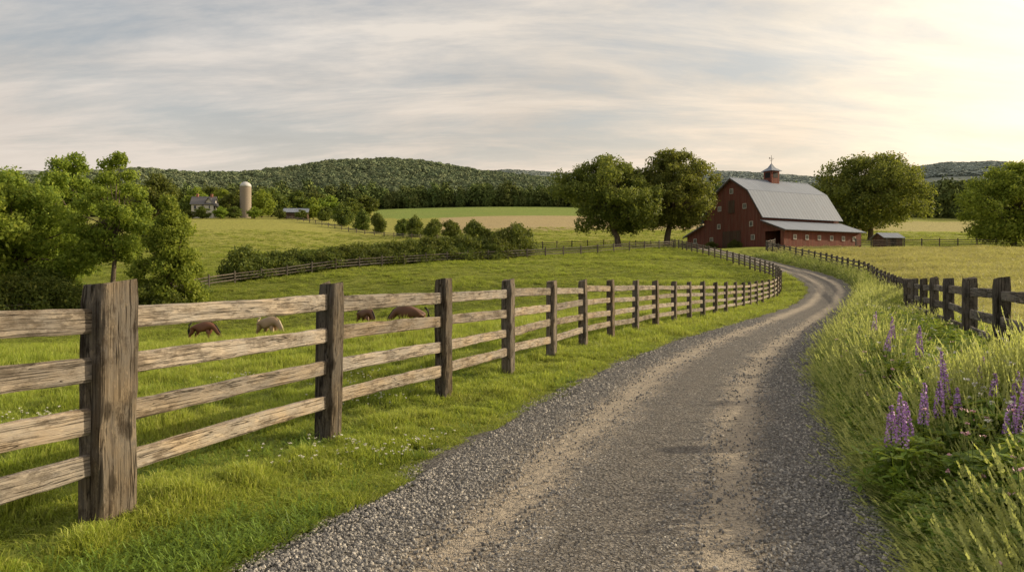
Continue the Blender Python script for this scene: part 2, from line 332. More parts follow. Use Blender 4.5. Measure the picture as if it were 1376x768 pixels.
RFc=np.stack([ix[:-1,:-1].ravel(),ix[:-1,1:].ravel(),ix[1:,1:].ravel(),ix[1:,:-1].ravel()],-1)
tr=NT('gravel_road'); geo=tr.n('ShaderNodeNewGeometry').outputs['Position']; uv=tr.n('ShaderNodeUVMap').outputs[0]; sp=tr.n('ShaderNodeSeparateXYZ'); tr.l(uv,sp.inputs[0])
wn=tr.noise(geo,1.0,5,.65); u=tr.math('ADD',sp.outputs[0],tr.math('MULTIPLY',tr.math('SUBTRACT',wn,.5),.13))
def bumpf(c0,w): return tr.math('SUBTRACT',1.0,tr.math('DIVIDE',tr.math('ABSOLUTE',tr.math('SUBTRACT',u,c0)),w),clamp=True)
trk=tr.math('MAXIMUM',tr.math('MULTIPLY',bumpf(.285,.17),.95),bumpf(.705,.14)); brk=tr.noise(tr.mapping(uv,(3.3,.55,1)),2.5,9,.8)
trk=tr.ramp(tr.math('ADD',tr.math('MULTIPLY',trk,1.1),tr.math('MULTIPLY',tr.math('SUBTRACT',brk,.5),1.6)),[(.26,0.0),(.85,1.0)])
v1=tr.n('ShaderNodeTexVoronoi'); tr.l(geo,v1.inputs['Vector']); v1.inputs['Scale'].default_value=44
v2=tr.n('ShaderNodeTexVoronoi'); tr.l(geo,v2.inputs['Vector']); v2.inputs['Scale'].default_value=105
sepc=tr.n('ShaderNodeSeparateColor'); tr.l(v1.outputs['Color'],sepc.inputs[0]); sepc2=tr.n('ShaderNodeSeparateColor'); tr.l(v2.outputs['Color'],sepc2.inputs[0])
g1=tr.ramp(sepc.outputs[0],[(0,(.10,.098,.098)),(.4,(.195,.188,.182)),(.75,(.30,.287,.268)),(1,(.49,.455,.405))])
g2=tr.ramp(sepc2.outputs[0],[(0,(.10,.095,.09)),(.5,(.21,.197,.18)),(1,(.41,.375,.33))])
gc=tr.mix(.45,g1,g2); gc=tr.mix(tr.ramp(v1.outputs['Distance'],[(.3,0.0),(.7,.75)]),gc,(.055,.05,.044))
fn=tr.noise(geo,60,3,.6); big=tr.noise(geo,.5,3,.6)
edge_=tr.math('ABSOLUTE',tr.math('SUBTRACT',u,.5)); dust=tr.ramp(tr.math('ADD',tr.noise(tr.mapping(uv,(5,1.3,1)),3,8,.8),tr.math('MULTIPLY',edge_,-.5)),[(.36,0.0),(.62,.4)])
gc=tr.mix(dust,gc,(.25,.217,.18))
sand=tr.mix(fn,(.31,.26,.20),(.62,.535,.42)); sand=tr.mix(tr.ramp(big,[(.35,0.0),(.7,.25)]),sand,(.29,.25,.20))
sand=tr.mix(tr.ramp(sepc.outputs[1],[(.76,0.0),(.82,.65)]),sand,gc)
rc=tr.mix(tr.math('MULTIPLY',trk,.88),gc,sand)
hh=tr.math('MULTIPLY',tr.math('SUBTRACT',1.0,v1.outputs['Distance']),tr.math('SUBTRACT',1.0,tr.math('MULTIPLY',trk,.5)))
hh=tr.math('ADD',hh,tr.math('MULTIPLY',tr.math('SUBTRACT',1.0,v2.outputs['Distance']),.4))
bn=tr.bump(hh,1.0,.022); bn=tr.bump(tr.noise(tr.mapping(uv,(3,.9,1)),4,6,.72),1.0,.09,bn)
tr.bsdf(rc,.9,bn,.15)
rme=fast_mesh('gravel_road',RV,RFc,[tr.m],True); ul=rme.uv_layers.new(name='UVMap'); li=np.empty(len(rme.loops),dtype=np.int32); rme.loops.foreach_get('vertex_index',li); ul.data.foreach_set('uv',RU[li].astype(np.float32).ravel())
obj('gravel_road',rme,kind='structure')
# ------------------------------------------------------------------ fences
def rough_box(L,w,h,axis,seed,nseg=14,jit=.0035,ch=.011):
    r=random.Random(seed); prof=[(-w/2+ch,-h/2),(w/2-ch,-h/2),(w/2,-h/2+ch),(w/2,h/2-ch),(w/2-ch,h/2),(-w/2+ch,h/2),(-w/2,h/2-ch),(-w/2,-h/2+ch)]
    V=[];Fc=[]; ph=r.random()*6; ph2=r.random()*6; chip=[r.uniform(0,.035) for _ in range(8)]; tap=r.uniform(-.08,.08); nick=r.randint(2,nseg-2); nj=r.randint(0,7)
    for i in range(nseg+1):
        s=i/nseg; bow=.008*math.sin(s*3.1+ph) ; hw=1+tap*(s-.5)+.03*math.sin(s*5+ph2)
        for j,(a,b) in enumerate(prof):
            a2=a+bow*.6+r.uniform(-jit,jit); b2=b*hw+(bow if axis==0 else 0)+r.uniform(-jit,jit)*1.3
            if i==nick and j in (nj,(nj+1)%8): a2*=.85; b2*=.86
            e=0
            if i==nseg and axis==2: e=(a*ph*.03-b*.12)-chip[j]+.01; a2*=.92; b2*=.92
            V.append((s*L,a2,b2) if axis==0 else (a2,b2,s*L+e))
    for i in range(nseg):
        for j in range(8):
            q=(i*8+j,i*8+(j+1)%8,(i+1)*8+(j+1)%8,(i+1)*8+j); Fc.append(q[::-1] if axis==0 else q)
    Fc.append(tuple(range(8)) if axis==0 else tuple(range(8))[::-1]); Fc.append(tuple(nseg*8+j for j in range(8)) if axis==2 else tuple(nseg*8+j for j in range(8))[::-1])
    return V,Fc
def build_fence(pts,label,H,rz,rh,pw,pt,pm,rm,group=None,nvar=10,rt=.045,sink=.25,big_first=False):
    pts=[np.array(p,float) for p in pts]; N=len(pts); X=np.array(pts); Z=gz(X[:,0],X[:,1])
    root=obj('wooden_fence',None,loc=(X[0,0],X[0,1],Z[0]),label=label,category='fence',group=group); rl=Vector(root.location)
    pmes=[pmesh('fence_post',*rough_box(H+sink,pw*random.uniform(.92,1.08),pt*random.uniform(.92,1.08),2,k),[pm]) for k in range(nvar)]
    seg=np.hypot(*np.diff(X,axis=0).T); ML=float(np.median(seg))
    rmes=[pmesh('fence_rail',*rough_box(ML,rt,rh*random.uniform(.9,1.1),0,100+k),[rm]) for k in range(nvar*2)]
    order=sorted(range(N),key=lambda i:X[i,1]); bigp=set(order[:90])
    rest=MB()
    for i in range(N):
        t=(pts[min(i+1,N-1)]-pts[max(i-1,0)]); ang=math.atan2(t[1],t[0])
        M=Matrix.Translation(Vector((X[i,0],X[i,1],Z[i]-sink+random.uniform(-.02,.02)))-rl)@Matrix.Rotation(ang+random.uniform(-.04,.04),4,'Z')@Matrix.Rotation(random.uniform(-.012,.012),4,'X')@Matrix.Rotation(random.uniform(-.012,.012),4,'Y')
        if i==1 and big_first: M=M@Matrix.Diagonal((1.25,1.2,1.0,1))
        me=random.choice(pmes)
        if i in bigp:
            o=obj('post',me,root); o.matrix_local=M
            if big_first and i in (1,2):
                M2=M@Matrix.Translation((.03,.125,-.05))@Matrix.Diagonal((.5,.35,.97,1)); o2=obj('post',pmes[(i*3)%nvar],root); o2.matrix_local=M2
        else: rest.add([M@v.co for v in me.vertices],[tuple(p.vertices) for p in me.polygons])
    if rest.V: obj('post',rest.mesh('posts',[pm]),root,kind='stuff')
    rest=MB(); cnt=0
    for i in sorted(range(N-1),key=lambda i:X[i,1]):
        for z0 in rz:
            dz=random.uniform(-.02,.02); dz2=random.uniform(-.02,.02); a=Vector((X[i,0],X[i,1],Z[i]+z0+dz)); b=Vector((X[i+1,0],X[i+1,1],Z[i+1]+z0+dz2))
            dd=b-a; L=dd.length; q=dd.to_track_quat('X','Z'); M=Matrix.Translation(a-rl)@q.to_matrix().to_4x4()@Matrix.Diagonal((L/ML,1,1,1))
            me=random.choice(rmes); cnt+=1
            if cnt<=100: o=obj('rail',me,root); o.matrix_local=M
            else: rest.add([M@v.co for v in me.vertices],[tuple(p.vertices) for p in me.polygons])
    if rest.V: obj('rail',rest.mesh('rails',[rm]),root,kind='stuff')
    return root
R4=[.39,.68,.985,1.28]
build_fence(LFALL,'weathered four-rail wooden fence along the gravel road verge',1.5,R4,.135,.2,.17,M_post,M_rail,nvar=12,big_first=True)
build_fence(RF,'grey split-rail fence standing in tall roadside wildflowers',1.53,[.35,.65,.95,1.29],.145,.21,.19,M_post_d,M_rail_d)
build_fence(FF,'dark rail fence along the far pasture edge',1.45,[.45,.8,1.15],.13,.16,.14,M_post_d,M_rail_d,nvar=4)
build_fence(BF,'dark rail fence behind the golden hay field',1.45,[.45,.8,1.15],.13,.16,.14,M_post_d,M_rail_d,nvar=4)
build_fence(OF,'dark paddock fence under the oak trees',1.45,[.45,.8,1.15],.13,.16,.14,M_post_d,M_rail_d,nvar=4)
build_fence(HF,'light wooden fence on the hillside beside cedar bushes',1.5,[.6,1.1],.16,.25,.2,M_post,M_rail,nvar=4)
# ------------------------------------------------------------------ trees
def leaf_cloud(cl,nl,size,seed,squash=.8,outw=.45):
    r=np.random.default_rng(seed); C=np.array([c[0] for c in cl]); Rr=np.array([c[1] for c in cl])
    pr=Rr**2/ (Rr**2).sum(); k=r.choice(len(cl),nl,p=pr)
    dv=r.normal(size=(nl,3)); dv/=np.linalg.norm(dv,axis=1)[:,None]
    rad=Rr[k]*(.35+.75*r.random(nl)**.45); lump=1+.25*np.sin(dv[:,0]*7+k)+.2*np.sin(dv[:,1]*9+k*2)
    Pn=C[k]+dv*(rad*lump)[:,None]*np.array([1,1,squash])
    nr=dv*outw+r.normal(size=(nl,3))*.6; nr/=np.linalg.norm(nr,axis=1)[:,None]
    h=r.normal(size=(nl,3)); ta=np.cross(nr,h); ta/=np.linalg.norm(ta,axis=1)[:,None]; tb=np.cross(nr,ta)
    s=size*(.55+.9*r.random(nl))[:,None]
    V=np.stack([Pn-ta*s,Pn-tb*s*.55,Pn+ta*s,Pn+tb*s*.55],1).reshape(-1,3); Fq=np.arange(nl*4).reshape(-1,4)
    return V,Fq,r.random(nl)
def envelope(H,Wd,cb,seed,nc,shape='round',off=(0,0),rr=(.13,.22),sep=.75):
    r=random.Random(seed); cl=[]; hz=(H-cb)
    tries=0
    while len(cl)<nc and tries<9000:
        tries+=1; a=r.random()*6.283; t=r.random()
        if shape=='round': prof_=math.sin(math.pi*min(1,(t*.84+.14)))**.55
        elif shape=='cone': prof_=(1-t)**.75*.95+.12
        elif shape=='tall': prof_=math.sin(math.pi*(t*.8+.15))**.8
        elif shape=='bush': prof_=math.sqrt(max(0,1-t*t))
        prof_*=1+.2*math.sin(a*3+seed)+.16*math.sin(a*5+t*6)
        q=r.random()**.35; R0=Wd/2*prof_*q; cr=Wd*r.uniform(*rr)*(1-.3*t)
        R0=max(0,R0-cr*.5)
        cpos=(off[0]*t+R0*math.cos(a),off[1]*t+R0*math.sin(a),cb+cr*.5+t*(hz-cr*1.2))
        if all((Vector(cpos)-Vector(e[0])).length>(cr+e[1])*.5*sep for e in cl): cl.append((cpos,cr))
    return cl
def tree_meshes(H,Wd,cb,seed,nl,ls,lm,shape='round',nc=40,off=(0,0),tr=None,rr=(.13,.22),squash=.72,sep=.75,outw=.45):
    cl=envelope(H,Wd,cb,seed,nc,shape,off,rr,sep); V,Fq,rn=leaf_cloud(cl,nl,ls,seed,squash,outw)
    crown=fast_mesh('crown',V,Fq,[lm],False,{'rnd':rn})
    r=random.Random(seed+5); tr=tr or H*.028; mb=MB(); fork=max(cb+.08*(H-cb),H*.16)
    top=Vector((off[0]*.5,off[1]*.5,fork))
    mb.tube([(0,0,-.5),(0,0,.15),(off[0]*.1,off[1]*.1,fork*.5),top,(off[0]*.6,off[1]*.6,cb+(H-cb)*.45),(off[0]*.9,off[1]*.9,cb+(H-cb)*.8)],[tr*1.8,tr*1.25,tr,tr*.85,tr*.45,tr*.12],9)
    for (p,cr) in sorted(cl,key=lambda e:-e[1])[:max(10,int(nc*.8))]:
        st=top.lerp(Vector((off[0]*.6,off[1]*.6,cb+(H-cb)*.45)),r.random()*.8)*1.0; e=Vector(p)
        m1=st.lerp(e,.35)+Vector((r.uniform(-.4,.4),r.uniform(-.4,.4),r.uniform(0,.06*H))); m2=st.lerp(e,.7)+Vector((r.uniform(-.4,.4),r.uniform(-.4,.4),r.uniform(0,.03*H)))
        rb=tr*r.uniform(.28,.5); mb.tube([st,m1,m2,e],[rb,rb*.7,rb*.4,rb*.12],5)
    return mb.mesh('trunk',[M_bark],True),crown
def plant_tree(name,px,d,meshes,label,cat='tree',scale=(1,1,1),rot=0,group=None,world=None):
    x,y=world if world else W3(px,d); root=obj(name,None,loc=(x,y,gz1(x,y)-.1),label=label,category=cat,group=group)
    root.scale=scale; root.rotation_euler=(0,0,rot)
    obj('trunk' if cat=='tree' else 'stem',meshes[0],root); obj('crown' if cat=='tree' else 'foliage',meshes[1],root); return root
SM=(.085,.14)
plant_tree('oak_tree',831,130,tree_meshes(16.6,17.5,2.9,11,46000,.20,M_oak,nc=86,off=(-2.4,0),tr=.5,rr=SM,sep=1.0,outw=.7),'broad leafy oak tree with leaning crown beside red barn')
plant_tree('oak_tree',896,134,tree_meshes(17.8,16.5,3.4,23,46000,.20,M_oak,nc=86,off=(1.2,0),tr=.55,rr=SM,sep=1.0,outw=.7),'tall leafy oak tree with thick trunk beside red barn')
plant_tree('oak_tree',1170,174,tree_meshes(20.8,26,2.4,37,52000,.28,M_oak,nc=96,tr=.6,rr=SM,sep=.95,outw=.7),'wide spreading oak tree behind the barn')
plant_tree('oak_tree',1362,127,tree_meshes(14.8,17,.6,41,42000,.22,M_lt,nc=80,tr=.45,rr=(.09,.145),sep=.9,outw=.7),'rounded shade tree at the edge of hay field')
plant_tree('leafy_tree',14,76,tree_meshes(14.4,14,.5,51,50000,.17,M_lt,nc=100,tr=.35,rr=(.085,.14),sep=.95,outw=.8),'dense leafy tree in a pasture grove')
plant_tree('leafy_tree',-60,72,tree_meshes(15.5,14,.5,53,28000,.2,M_lt,nc=60,tr=.35,rr=(.09,.15)),'dense leafy tree in a pasture grove')
plant_tree('leafy_tree',58,88,tree_meshes(13.6,9.5,1.5,54,24000,.18,M_bush,nc=60,tr=.3,rr=(.10,.17),sep=.85),'dense darker tree in a pasture grove')
plant_tree('leafy_tree',98,84,tree_meshes(17.0,8.8,2.5,57,28000,.165,M_lt,'tall',nc=52,tr=.28,rr=(.11,.18),sep=.9,outw=.8),'tall leafy tree rising behind the pasture grove')
plant_tree('leafy_tree',151,75,tree_meshes(15.6,7.4,4.2,61,20000,.15,M_lt,'tall',nc=46,tr=.24,off=(.5,0),rr=(.11,.17),sep=.92,outw=.8),'slender light green tree with a bare lower trunk')
plant_tree('leafy_tree',229,73,tree_meshes(11.6,7.0,.4,67,28000,.14,M_lt,'cone',nc=66,tr=.2,rr=(.11,.17),sep=.85,outw=.8),'conical light green tree at pasture fence')
plant_tree('leafy_tree',208,120,tree_meshes(15,8,2,69,14000,.2,M_bush,'tall',nc=34,tr=.2,rr=(.15,.23)),'dark tree standing behind the grove')
bushv=[tree_meshes(3.6,5.6,-.3,80+k,12000,.115,M_bush,'bush',nc=40,tr=.08,rr=(.13,.22)) for k in range(4)]
for k,(px,d,s) in enumerate([(20,70,1.2),(70,71,1.1),(108,73,.7),(184,71,.7),(205,71,.9),(262,76,.7),(140,72,.4),(-20,69,1.2),(45,73,1.3),(88,75,1.0)]):
    plant_tree('bush',px,d,bushv[k%4],'dense dark green bush under the grove trees','bush',(s,s,s*.95),k*1.3,'bushes under the grove')
for k,(px,top) in enumerate([(330,332),(350,343),(370,338),(392,335),(415,336),(440,333),(462,330),(486,327),(508,328),(530,325),(552,322),(575,319),(598,319),(622,317),(646,321),(674,309),(694,302)]):
    d=np.interp(px,[300,700],[90,110]); x,y=W3(px,d); base=HY-(gz1(x,y)-EYE)/d*1000; h=max(2.2,(base-top)/1000*d)
    plant_tree('hedge_bush',px,d,bushv[(k*3+1)%4],'dark green hedgerow bush along pasture fence','bush',(1.15,1.15,h/3.2),k*2.1,'hedgerow bushes')
for k in range(18):
    px=332+k*20.5; d=np.interp(px,[300,700],[89,108]); plant_tree('hedge_bush',px,d,bushv[k%4],'dark green hedgerow bush along pasture fence','bush',(.85,.85,.7),k*1.7,'hedgerow bushes')
cedv=[tree_meshes(5.2,5.0,0.,95+k,6000,.19,M_bush,'round',nc=28,tr=.12,rr=(.18,.26)) for k in range(3)]
for k,(px,d,h,w) in enumerate([(437,290,6,6),(462,270,8.5,7.5),(487,256,7.5,5.5),(508,246,7,5),(540,231,6,4.6),(558,223,6.8,5.2),(583,207,6.2,4.8),(608,197,6.2,5.4),(636,183,6.2,5.4),(655,176,4,4.4),(668,170,3.6,4.4)]):
    plant_tree('cedar_bush',px,d,cedv[k%3],'rounded dark evergreen on the hillside','tree',(w/5,w/5,h/5.2),k*1.1,'rounded evergreens on the hillside')
ftv=[tree_meshes(10,8,.8,110+k,5000,.34,M_bush if k else M_lt,'round',nc=28,tr=.25,rr=(.15,.24)) for k in range(3)]
for k,(px,d,h,w) in enumerate([(205,318,16,12),(232,335,15,14),(308,299,10,8),(352,310,12,10),(365,330,13,12),(398,340,12,14),(421,300,9,7),(376,288,4,4),(245,298,8,7),(445,330,10,12),(285,345,14,14),(470,330,9,11),(1245,330,12,12),(170,300,14,14),(405,286,4,5),(342,287,5,5),(322,340,12,14),(425,345,11,13),(300,335,13,12),(186,280,9,9),(340,345,12,12),(265,340,14,13),(316,290,5,5),(272,286,5,6),(296,286,5,5),(490,345,10,12),(254,286,3.5,5)]):
    plant_tree('leafy_tree',px,d,ftv[k%3],'round leafy tree around the distant farmstead','tree',(w/8,w/8,h/10),k*1.9,'trees around the distant farmstead')
# ------------------------------------------------------------------ scatter (geometry nodes)
def make_coll(name,meshes):
    cl=bpy.data.collections.new(name)
    for i,me in enumerate(meshes): o=bpy.data.objects.new(name+'_variant',me); cl.objects.link(o)
    return cl
def scatter(name,pts,scl,rot,coll,label=None):
    me=bpy.data.meshes.new(name); me.vertices.add(len(pts)); me.vertices.foreach_set('co',np.asarray(pts,dtype=np.float32).ravel())
    a=me.attributes.new('scl','FLOAT_VECTOR','POINT'); a.data.foreach_set('vector',np.asarray(scl,dtype=np.float32).ravel())
    a=me.attributes.new('rot3','FLOAT_VECTOR','POINT'); a.data.foreach_set('vector',np.asarray(rot,dtype=np.float32).ravel()); me.update()
    o=obj(name,me,kind='stuff')
    if label: o['label']=label
    ng=bpy.data.node_groups.new(name,'GeometryNodeTree'); ng.interface.new_socket('Geometry',in_out='INPUT',socket_type='NodeSocketGeometry'); ng.interface.new_socket('Geometry',in_out='OUTPUT',socket_type='NodeSocketGeometry')
    N=ng.nodes; gi=N.new('NodeGroupInput'); go=N.new('NodeGroupOutput'); ip=N.new('GeometryNodeInstanceOnPoints'); ci=N.new('GeometryNodeCollectionInfo')
    ci.inputs['Collection'].default_value=coll; ci.inputs['Separate Children'].default_value=True; ci.inputs['Reset Children'].default_value=True
    na=N.new('GeometryNodeInputNamedAttribute'); na.data_type='FLOAT_VECTOR'; na.inputs[0].default_value='scl'
    nb=N.new('GeometryNodeInputNamedAttribute'); nb.data_type='FLOAT_VECTOR'; nb.inputs[0].default_value='rot3'
    L=ng.links.new; L(gi.outputs[0],ip.inputs['Points']); L(ci.outputs[0],ip.inputs['Instance']); ip.inputs['Pick Instance'].default_value=True
    L(na.outputs[0],ip.inputs['Scale']); L(nb.outputs[0],ip.inputs['Rotation']); L(ip.outputs[0],go.inputs[0])
    md=o.modifiers.new('scatter','NODES'); md.node_group=ng; return o
def tuft(seed,nb,h,spread,w,lean,mat,head=False,name='tuft'):
    r=np.random.default_rng(seed); V=[];T=[];Fq=[];Fa=[]
    for i in range(nb):
        a=r.random()*6.283; rr=spread*math.sqrt(r.random()); b=np.array([rr*math.cos(a),rr*math.sin(a),-.01]); la=r.random()*6.283
        L=h*(.5+.7*r.random()); ld=np.array([math.cos(la),math.sin(la),0]); sd=np.array([-ld[1],ld[0],0]); ln=lean*(.3+r.random()); ww=w*(.6+.8*r.random())
        hd=head and r.random()<head
        if hd: L*=1.25; ww*=.6
        if r.random()<.5: sd=np.array([math.cos(a*7),math.sin(a*7),0])
        b0=len(V); pts=[b,b+ld*ln*L*.15+[0,0,L*.4],b+ld*ln*L*.5+[0,0,L*.78],b+ld*ln*L*1.05+[0,0,L*(1-.25*ln)]]
        for k,(p,wf) in enumerate(zip(pts,(1,.95,.65,.1))):
            V+= [p-sd*ww*wf*.5,p+sd*ww*wf*.5]; T+=[k/3]*2
        rv=r.random()
        for k in range(3): Fq.append((b0+2*k,b0+2*k+1,b0+2*k+3,b0+2*k+2)); Fa.append(rv)
        if hd:
            tp=pts[3]; hl=.07+.09*r.random()
            for q in range(10):
                aa=r.random()*6.28; o_=np.array([math.cos(aa),math.sin(aa),0])*.012*(1.2-q/12); c0=tp+np.array([ld[0]*.35,ld[1]*.35,1])*hl*(q/10.-.15)
                b1=len(V); V+=[c0-[0,0,.010],c0+o_,c0+[0,0,.018],c0-o_*.6]; T+=[1,1,1,1]; Fq.append((b1,b1+1,b1+2,b1+3)); Fa.append(1.6)
    return fast_mesh(name,np.array(V),np.array(Fq),[mat],False,{'rnd':Fa},{'t':T})
def logpts(N,R0,R1,t0,t1,power=0.):
    th=rng.uniform(t0,t1,N); R=np.exp(rng.uniform(math.log(R0),math.log(R1),N)); return R*np.sin(th),R*np.cos(th),R
def rot3(n,tilt=.12): return np.stack([rng.normal(0,tilt,n),rng.normal(0,tilt,n),rng.uniform(0,6.283,n)],-1)
def vnoise(x,y,f,seed):
    r=np.random.default_rng(seed); o=np.zeros_like(x)
    for k in range(6):
        a=r.random()*6.28; ff=f*(.6+1.6*r.random()); o+=np.sin((x*math.cos(a)+y*math.sin(a))*ff+r.random()*6.28)
    return o/6
c_short=make_coll('short_grass_source',[tuft(200+k,22,.10,.07,.0065,.8,M_g) for k in range(5)])
c_mead=make_coll('meadow_grass_source',[tuft(220+k,34,.22,.22,.012,.8,M_g) for k in range(4)])
c_tall=make_coll('tall_grass_source',[tuft(240+k,24,.54,.11,.007 if k<3 else .011,.5,M_gt,.3 if k<3 else .0) for k in range(6)])
c_hay=make_coll('hay_grass_source',[tuft(260+k,34,.42,.22,.014,.4,M_gh) for k in range(4)])
tmin,tmax=-.66,.66
x,y,R=logpts(115000,2.4,60,tmin,tmax); dd,sg=pdist(x,y,ROAD,3)
edge=HWR+vnoise(x,y,2.2,3)*.24-.02
k=(dd>edge)&(~((sg>0)&(dd>HWR+.8)))&(y>1.5); k&=(rng.random(len(x))<np.clip(R/5.5,.35,1)); k&=~((vnoise(x,y,4.5,77)>.42)&(dd<HWR+.7))
x,y,R,dd,sg=x[k],y[k],R[k],dd[k],sg[k]; z=gz(x,y)
pat=.6+1.3*np.clip(vnoise(x,y,2.6,9)+.1,-.3,1)+1.4*np.clip(vnoise(x,y,7,10),0,1); s=np.clip((R/9)**.55,1,3.2); eh=np.clip((dd-HWR)/.35,.45,1)
past=np.where((dd>3.2)&(sg<0),1.4,1.0)
scatter('verge_grass',np.stack([x,y,z],-1),np.stack([s,s,np.clip(s,1,1.6)*pat*eh*past],-1),rot3(len(x)),c_short,'mown green grass verge and pasture turf')
x,y,R=logpts(80000,14,240,tmin,tmax); dd,sg=pdist(x,y,ROAD,6); fr,fs=pdist(x,y,RF,1)
k=(dd>HWR+.25)&(~((sg>0)&(R<150)&(dd>1.9)))&(~((R>118)&(x>28)&(x<75)&(y>118)&(y<165))); x,y,R=x[k],y[k],R[k]; z=gz(x,y)
s=np.clip((R/30)**.75,.8,3.8); clump=.4+1.5*np.clip(vnoise(x,y,.55,12)+.2,0,1)
scatter('pasture_grass',np.stack([x,y,z],-1),np.stack([s,s,np.clip(s*.7,.6,1.3)*clump],-1),rot3(len(x)),c_mead,'uneven pasture grass')
x,y,R=logpts(120000,2.6,110,-.1,.72); dd,sg=pdist(x,y,ROAD,3); fr,fs=pdist(x,y,RF,1)
k=(sg>0)&(dd>HWR+.05+.12*vnoise(x,y,3,5))&(((fs<0)|(fr<.9))|(y<7))&(rng.random(len(x))<np.clip(R/6,.4,1)); x,y,R,dd,fr=x[k],y[k],R[k],dd[k],fr[k]; z=gz(x,y)
hgt=np.clip((dd-HWR)/.9,.15,1)**.7*(.85+.8*vnoise(x,y,1.6,8)+.5*rng.random(len(x)))*(1+.15*sst(R,14,26)); s=np.clip((R/12)**.5,1,2.4)
hgt*=1-.4*((fr<1.2)&(R<30)); lupd=np.minimum(np.hypot(x-2.75,y-4.7),np.hypot(x-3.3,y-4.75)); hgt*=1-.45*np.exp(-(lupd/.8)**2)
scatter('tall_verge_grass',np.stack([x,y,z],-1),np.stack([s,s,np.clip(hgt,.15,1.6)],-1),rot3(len(x),.15),c_tall,'tall flowering roadside grass with seed heads')
x,y,R=logpts(50000,8,128,.2,.72); dd,sg=pdist(x,y,ROAD,6); fr,fs=pdist(x,y,RF,1)
k=(sg>0)&(fs>0)&(fr>.6)&~((x<75)&(y>116)); x,y,R=x[k],y[k],R[k]; z=gz(x,y); s=np.clip((R/22)**.7,.9,3.2)
scatter('hay_grass',np.stack([x,y,z],-1),np.stack([s,s,np.clip(s*.6,.7,1.2)*(.8+.5*vnoise(x,y,.4,4))],-1),rot3(len(x)),c_hay,'golden ripening hay field grass')
# gravel stones
ts_=NT('gravel_stone'); oi=ts_.n('ShaderNodeObjectInfo').outputs['Random']; ts_.bsdf(ts_.ramp(oi,[(0,(.115,.112,.112)),(.45,(.215,.208,.20)),(.8,(.34,.32,.29)),(1,(.54,.50,.44))]),.85,None,.2)
def stone(seed):
    import bmesh
    bm=bmesh.new(); bmesh.ops.create_icosphere(bm,subdivisions=1,radius=1); r=random.Random(seed)
    for v in bm.verts: v.co=v.co*r.uniform(.75,1.2); v.co.z*=.65
    me=bpy.data.meshes.new('stone'); bm.to_mesh(me); bm.free(); me.materials.append(ts_.m); return me
c_st=make_coll('gravel_stone_source',[stone(k) for k in range(5)])
x,y,R=logpts(360000,2.6,30,-.5,.62); dd,sg=pdist(x,y,ROAD,3); t=dd/HWR; trk=np.exp(-((t-.42)/.17)**2); pn=vnoise(x,y,1.8,55)*.5+vnoise(x,y,5,56)*.5
k=(dd<HWR+.16+.16*vnoise(x,y,3,7))&(rng.random(len(x))<(1-.92*trk)*np.clip(.6+t*t*.8+pn,0,1)*np.clip(R/5,.4,1)); x,y,R,dd=x[k],y[k],R[k],dd[k]
z=gz(x,y)+.036+.004; z=np.where(dd>HWR-.08,gz(x,y)+.008,z); s=(.004+.011*rng.random(len(x))**2)*np.clip((R/7)**.6,1,2.2)
scatter('gravel',np.stack([x,y,z],-1),np.stack([s,s*rng.uniform(.7,1.2,len(x)),s],-1),rng.uniform(0,6.28,(len(x),3)),c_st,'loose blue-grey crushed stone')
# forests
def fcrown(seed,lm,nl=600,ls=1.15,ow=4.0):
    cl=envelope(12,10,1,seed,10,'round',rr=(.26,.36)); V,Fq,rn=leaf_cloud(cl,nl,ls,seed,.85,ow); return fast_mesh('forest_tree',V,Fq,[lm],False,{'rnd':rn})
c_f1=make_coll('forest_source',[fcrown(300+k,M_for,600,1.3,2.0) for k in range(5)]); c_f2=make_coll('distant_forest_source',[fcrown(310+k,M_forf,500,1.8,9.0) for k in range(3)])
M_fore=leaf_mat('forest_edge_leaves',(.085,.115,.04),(.16,.19,.062),0,nscale=.05,yellow=(.2,.21,.07))
c_f3=make_coll('forest_edge_source',[fcrown(330+k,M_fore,1500,.6,1.0) for k in range(4)])
def ring(N,Ra,Rb,t0=-.72,t1=.72): 
    th=rng.uniform(t0,t1,N); R=np.sqrt(rng.uniform(Ra**2,Rb**2,N)); return R*np.sin(th),R*np.cos(th),R
x,y,R=ring(44000,380,930); px=688+1000*x/y; rf=np.where(px<430,395,np.where(px>1100,375,450.))
k=R>rf+10; x,y,R=x[k],y[k],R[k]; s=rng.uniform(.32,.52,len(x))
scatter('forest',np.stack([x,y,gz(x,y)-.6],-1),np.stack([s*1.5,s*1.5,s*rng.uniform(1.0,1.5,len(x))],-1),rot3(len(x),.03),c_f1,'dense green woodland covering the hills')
x,y,R=ring(3200,372,500); px=688+1000*x/y; rf=np.where(px<430,392,np.where(px>1100,375,448.))
k=(R>rf)&(R<rf+26+8*np.sin(px*.06)); x,y,R=x[k],y[k],R[k]; s=rng.uniform(.7,1.25,len(x))
scatter('woodland_edge',np.stack([x,y,gz(x,y)-.6],-1),np.stack([s,s,s*rng.uniform(.85,1.25,len(x))],-1),rot3(len(x),.03),c_f3,'line of taller trees at the woodland edge')
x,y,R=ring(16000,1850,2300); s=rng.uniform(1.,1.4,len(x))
scatter('distant_forest',np.stack([x,y,gz(x,y)-5],-1),np.stack([s*2.0,s*2.0,s*.7],-1),rot3(len(x),.03),c_f2,'woodland on the farthest ridge with haze painted into its leaf colour')
